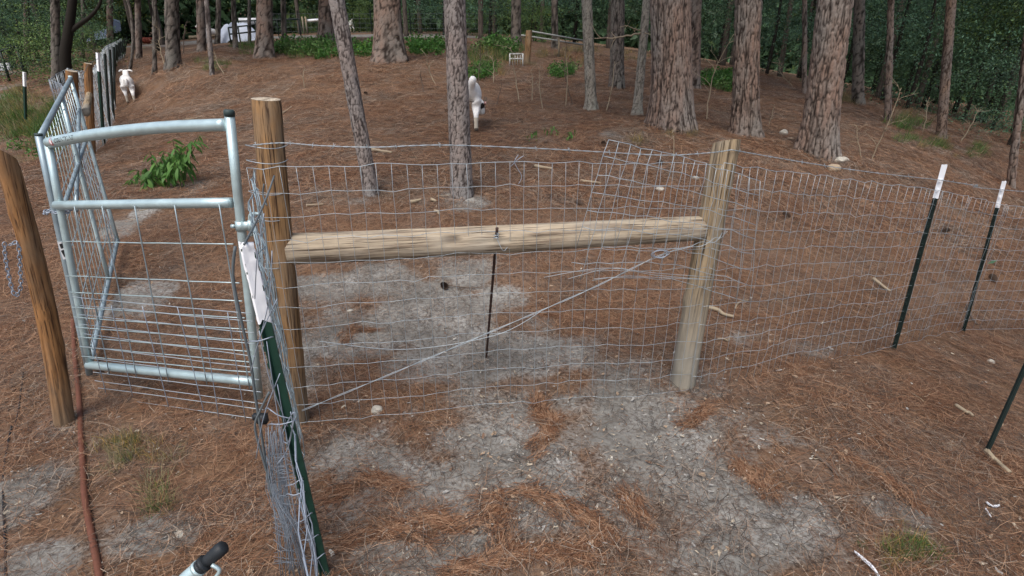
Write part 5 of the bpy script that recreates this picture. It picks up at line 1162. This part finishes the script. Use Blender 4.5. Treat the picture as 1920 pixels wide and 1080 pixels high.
# far yard: pipe gate, white tarp heap, pale log
rail_set('pipe_gate', ((428, 52), (482, 46)), 20.5, (1, .62, .05), 'black pipe gate by the white tarp in the far yard', 'gate', M['black_paint'], .028, .03)
rail_set('pipe_fence', ((436, 40), (560, 36)), 27, (1,), 'black pipe rail behind the white tarp', 'fence', M['black_paint'], .035, .03)
lg = G(395, 46); stick((350, 50), (437, 40), .10, 'pale fallen log at the back of the far yard', 'twig', .05, 'fallen_log')
tp0 = G(428, 80); rtm = mat('tarp_white', (.62, .68, .78), .6)
gx2, gy2 = np.meshgrid(np.linspace(-1, 1, 26), np.linspace(-1, 1, 18)); hh = np.clip(1 - gx2 ** 2 - gy2 ** 2 * .9, 0, 1) ** .5 * (.55 + .7 * fbm(gx2 * 2 + 3, gy2 * 2, 2, 4)); sx_ = .040 * depth(tp0)
V = np.stack([tp0[0] + gx2 * sx_ * 1.0 + .3, tp0[1] + gy2 * sx_ * .6 + .4, HZ(tp0[0] + gx2 * sx_, tp0[1] + gy2 * sx_).reshape(gx2.shape) + hh * .9 - .02], 2).reshape(-1, 3)
ii = (np.arange(17)[:, None] * 26 + np.arange(25)[None]).ravel(); o = mk('tarp', V, np.stack([ii, ii + 1, ii + 27, ii + 26], 1), rtm); rebase(o, tp0); tag(o, 'crumpled white tarp over a heap in the far yard', 'tarp')
bx_ = at(468, 40, 28); wb = empty('feed_trough', (bx_[0], bx_[1], hz(bx_[0], bx_[1])), 'white box on legs behind the yard gate by the thick pine', 'trough'); mb = MB(); mb.box(bx_, (.9, .5, .28)); part(mb, 'tub', M['white_paint'], wb)
for sx2 in (-.38, .38):
    mb = MB(); mb.tube([bx_ + (sx2, 0, -.14), (bx_[0] + sx2, bx_[1], hz(bx_[0] + sx2, bx_[1]))], .04, 6); part(mb, 'leg', M['post_tan'], wb)
# far fences beyond the clearing
def far_fence(pp, t, label, posts, m):
    P0, P1 = at(*pp[0], t[0]), at(*pp[1], t[1]); b0_, b1 = P0.copy(), P1.copy(); b0_[2] = hz(P0[0], P0[1]); b1[2] = hz(P1[0], P1[1])
    for i in range(posts):
        f = i / (posts - 1); b = lerp(b0_, b1, f); b[2] = hz(b[0], b[1]); tpost(b, b + (0, 0, 1.3), 'thin dark post of the fence behind the sandy clearing, %s from the left' % ('first', 'second', 'third', 'fourth', 'fifth', 'sixth', 'seventh')[i], .06, 0, studs=False, tip=False, group='dark posts behind the clearing', paintm='black_paint', name='fence_post')
    woven('woven_wire_fence', b0_, b1, b0_[2], b0_[2] + 1.2, b1[2], b1[2] + 1.2, 6, 40, label, .006, M['wire_dark'], sag=0)
far_fence(((500, 60), (930, 62)), (33, 28), 'dark wire fence behind the sandy clearing', 7, M['wire_dark'])
gr = empty('rail_gate', at(552, 56, 31), 'weathered wooden gate with one pale rail at back of the clearing', 'gate')
for x in (569, 575): a = at(x, 52, 31); a[2] = hz(a[0], a[1]); mb = MB(); mb.tube([a, (a[0], a[1], at(x, 32, 31)[2])], .05, 8); part(mb, 'upright', M['post_tan'], gr)
mb = MB(); mb.tube([at(576, 39, 31), at(600, 37, 31)], .07, 8); part(mb, 'rail', M['white_paint'], gr)
wp = G(988, 120); wt = PY(992, 57, wp[1]); wood_post(wp, wt, .09, .09, M['bark_orange'] if False else M['post_brown'], 'far weathered wooden post with pale rails to its right', 0, 0, 31)
rf = empty('rail_fence', wp, 'pale two-rail fence running right from the far wooden post', 'fence')
for (a, b) in (((993, 58), (1095, 76)), ((978, 66), (1095, 84))):
    mb = MB(); mb.tube([PY(*a, wp[1] - .05), at(*b, depth(wp) + 2.5)], .022, 8); part(mb, 'rail', M['white_paint'] if False else mat('pale_rail', (.38, .40, .38), .7), rf)
for f in (.5, .98):
    q = lerp(PY(993, 58, wp[1]), at(1095, 76, depth(wp) + 2.5), f); mb = MB(); mb.tube([q, (q[0], q[1], hz(q[0], q[1]))], .03, 6); part(mb, 'upright', M['post_tan'], rf)
# small white wire cage
cp = G(968, 124); cg = empty('wire_cage', cp, 'small white wire cage standing beside the far wooden post', 'cage'); w_ = .012 * depth(cp); h_ = .021 * depth(cp)
for a in (-1, 1):
    for b in (-1, 1): mb = MB(); mb.tube([cp + (a * w_, b * w_, 0), cp + (a * w_, b * w_, h_)], .022, 6); part(mb, 'leg', M['white_paint'] if False else mat('old_white', (.45, .46, .44), .7), cg)
for z in (.99, .6): mb = MB(); mb.tube([cp + (a * w_, b * w_, z * h_) for a, b in ((-1, -1), (1, -1), (1, 1), (-1, 1), (-1, -1))], .02, 6); part(mb, 'frame', bpy.data.materials['old_white'], cg)
for x in np.linspace(-.6, .6, 4):
    mb = MB(); mb.tube([cp + (x * w_, -w_, 0.02), cp + (x * w_, -w_, h_)], .009, 4); part(mb, 'bar', bpy.data.materials['old_white'], cg)

# ------------------------------------------------------------------ goats
def goat_mats():
    w = mat('goat_white_coat', (.72, .70, .66), .9, 0, .1); N = NT(w); g = N.noise(N.coord('Object', (1, 1, .35)), 26, 5); N.base(N.mix(g, (.62, .61, .58), (.86, .85, .83))); N.bump(g, .5, .01)
    return [w, mat('goat_dark_patch', (.03, .025, .022), .9), mat('goat_pink_skin', (.62, .36, .32), .7), mat('goat_hoof', (.10, .085, .07), .6), mat('goat_cream_leg', (.50, .455, .37), .9)]
GM = goat_mats()
def goat(loc, yaw, label, head, tail, legs=(0, 0, 0, 0), s=1.0, patch=False):
    """head: list of (x,y,z,r) from neck base to muzzle in body space, +Y forward"""
    nodes = [((0, -.36, .575), .158), ((0, -.12, .55), .195), ((0, .14, .545), .19), ((0, .32, .565), .150)]; edges = [(0, 1), (1, 2), (2, 3)]
    def chain_(start, pts):
        p = start
        for q in pts: nodes.append((q[:3], q[3])); edges.append((p, len(nodes) - 1)); p = len(nodes) - 1
        return p
    hd = chain_(3, head)
    chain_(0, tail)
    for sx_, dy in ((-1, legs[0]), (1, legs[1])):
        chain_(0, [(sx_ * .078, -.37, .44, .115), (sx_ * .085, -.31 + dy * .5, .33, .072), (sx_ * .080, -.42 + dy, .235, .040), (sx_ * .078, -.405 + dy, .09, .031), (sx_ * .078, -.395 + dy, .045, .034), (sx_ * .078, -.375 + dy, .0, .036)])
    for sx_, dy in ((-1, legs[2]), (1, legs[3])):
        chain_(3, [(sx_ * .085, .31, .42, .06), (sx_ * .088, .32 + dy * .5, .25, .034), (sx_ * .088, .325 + dy, .09, .023), (sx_ * .088, .335 + dy, .045, .026), (sx_ * .088, .35 + dy, .0, .03)])
    h0 = np.array(head[-2][:3]); h1 = np.array(head[-1][:3]); hdv = (h1 - h0) / np.linalg.norm(h1 - h0); side = np.cross(hdv, [0, 0, 1]); side /= np.linalg.norm(side); up = np.cross(side, hdv)
    hi = hd - 1
    for sg in (-1, 1): chain_(hi, [(*(h0 - hdv * .02 + side * sg * .06 + up * .03), .022), (*(h0 - hdv * .05 + side * sg * .115 + up * .005), .026), (*(h0 - hdv * .05 + side * sg * .16 - up * .03), .012)])
    me = bpy.data.meshes.new('goat'); me.from_pydata([n[0] for n in nodes], edges, []); me.update(); ob = bpy.data.objects.new('white_goat', me); link(ob)
    md = ob.modifiers.new('skin', 'SKIN'); md.use_smooth_shade = True; md.branch_smoothing = .6
    for i, (p, r) in enumerate(nodes): me.skin_vertices[0].data[i].radius = (r, r)
    me.skin_vertices[0].data[0].use_root = True
    ss = ob.modifiers.new('sub', 'SUBSURF'); ss.levels = 2; ss.render_levels = 2
    dg = bpy.context.evaluated_depsgraph_get(); new = bpy.data.meshes.new_from_object(ob.evaluated_get(dg)); ob.modifiers.clear(); old = ob.data; ob.data = new
    for m in GM: new.materials.append(m)
    for p in new.polygons:
        c = np.array(p.center); p.use_smooth = True; mi = 0
        if c[2] < .045: mi = 3
        elif c[2] < .20 and np.linalg.norm(c - h0) > .2: mi = 4
        if patch and np.linalg.norm(c - (h0 + np.array([.01, -.06, .0]))) < .05: mi = 1
        if np.linalg.norm(c - h1) < .03: mi = 2
        if np.linalg.norm(c - (h0 - hdv * .05)) > .095 and np.linalg.norm(c - (h0 - hdv * .05)) < .2 and abs((c - h0) @ side) > .09: mi = 2 if patch else 0
        p.material_index = mi
    ob.location = tuple(loc); ob.rotation_euler = (0, 0, yaw); ob.scale = (s, s, s); tag(ob, label, 'goat', 'white goats')
    for sg in (-1, 1):
        mb = MB(); e = h0 + hdv * .035 + side * sg * .052 + up * .03; mb.tube([e - side * sg * .008, e + side * sg * .004, e + side * sg * .007], [.011, .010, .004], 8); o = mb.build('eye', M['black_rubber'], ob)
    for sg in (-1, 1):
        mb = MB(); b = h0 - hdv * .03 + side * sg * .025 + up * .05; mb.tube(smooth_path([b, b + up * .05 - hdv * .03, b + up * .07 - hdv * .08], 8), np.linspace(.013, .004, 8), 7); mb.build('horn', GM[3], ob)
    return ob
g1 = G(891, 249)
goat((g1[0] - .085, g1[1] + .36, hz(g1[0], g1[1] + .3) - .0), R_(4), 'white goat grazing head-down with tail raised, half hidden by the young pine',
     [(.03, .44, .50, .10), (.10, .46, .40, .08), (.165, .40, .31, .085), (.19, .42, .17, .052)], [(.01, -.50, .64, .055), (.04, -.56, .69, .06), (.06, -.58, .76, .045)], (.03, -.02, .05, -.03), .98, True)
g2_ = G(244, 191)
g2_ = G(246, 193)
c2 = (g2_[0] - .20, g2_[1] + .31)
goat((*c2, min(hz(*c2), hz(g2_[0], g2_[1])) - .01), R_(34), 'white goat walking away along the left fence',
     [(.02, .42, .64, .11), (.04, .52, .72, .08), (.05, .57, .78, .078), (.06, .70, .70, .046)], [(0, -.46, .62, .04), (0, -.49, .52, .035), (0, -.48, .44, .02)], (.06, -.06, -.05, .06), .95)
g3 = G(656, 61)
goat((g3[0] - .1, g3[1] + .1, g3[2]), R_(50), 'small distant white goat at the sandy clearing beside the leaning pine',
     [(.0, .44, .60, .095), (.0, .56, .62, .07), (0, .64, .62, .07), (0, .76, .54, .042)], [(0, -.47, .66, .035), (0, -.50, .72, .03), (0, -.50, .76, .02)], (.05, -.05, .05, -.05), 1.0)
g4 = G(409, 82)
goat((g4[0] - .15, g4[1] - .2, g4[2]), R_(150), 'white goat standing beside the white tarp in the far yard',
     [(.0, .44, .60, .095), (.0, .54, .70, .07), (0, .60, .76, .07), (0, .72, .68, .042)], [(0, -.47, .62, .035), (0, -.50, .54, .03), (0, -.50, .48, .02)], (.03, -.05, .05, -.02), .9)

# ------------------------------------------------------------------ labels that tell the woods' trees apart by what they stand beside
marks = [(20, 'far left white-topped post'), (52, 'straight far left trunk'), (125, 'twin-stemmed tree'), (206, 'blue metal roof'), (261, 'walking goat'), (325, 'stout dark yard pine'), (430, 'white tarp'), (496, 'pine above brown gatepost'),
         (575, 'far weathered rail gate'), (640, 'leaning near pine'), (728, 'wide furrowed pine'), (855, 'young near pine'), (990, 'far wooden post'), (1100, 'upright pale tree'), (1157, 'pine between pale trees'), (1260, 'biggest pine'), (1400, 'lone grey pine'), (1550, 'rock-footed pine'), (1668, 'trunk behind forked sapling'),
         (1775, 'orange-barked pine'), (1900, 'leaning right edge trunk')]
used = {}
for o in [q for q in bpy.data.objects if q.parent is None and q.get('group') in ('understory trees in the valley', 'woods beyond the clearing', 'woods beyond the left fence', 'slim trunks deep in the woods')]:
    t = depth(np.array(o.location)); px = 960 + F * o.location.x / t
    mx, nm = min(marks, key=lambda k: abs(k[0] - px)); side = 'left' if px < mx else 'right'
    slim = o['group'].startswith('slim'); used.setdefault((slim, nm, side), []).append((t, o))
tone = {0: 'dark green', 1: 'blue-green', 2: 'lighter green', 3: 'tall blue-green', 4: 'yellow-green'}
for (slim, nm, side), lst in used.items():
    lst.sort(key=lambda k: k[0])
    for i, (t, o) in enumerate(lst):
        kind = 'slim dark trunk' if slim else next((tone[v] for v in range(5) if any(c.type == 'MESH' and c.data == LEAFY[v].data for c in o.children)), 'leafy') + ' leafy tree'
        far_ = '' if len(lst) == 1 else ', ' + ('nearest', 'second', 'third', 'fourth', 'fifth', 'sixth', 'seventh', 'eighth')[min(i, 7)] + ' in depth'
        o['label'] = f'{kind} {side} of the {nm}{far_}'
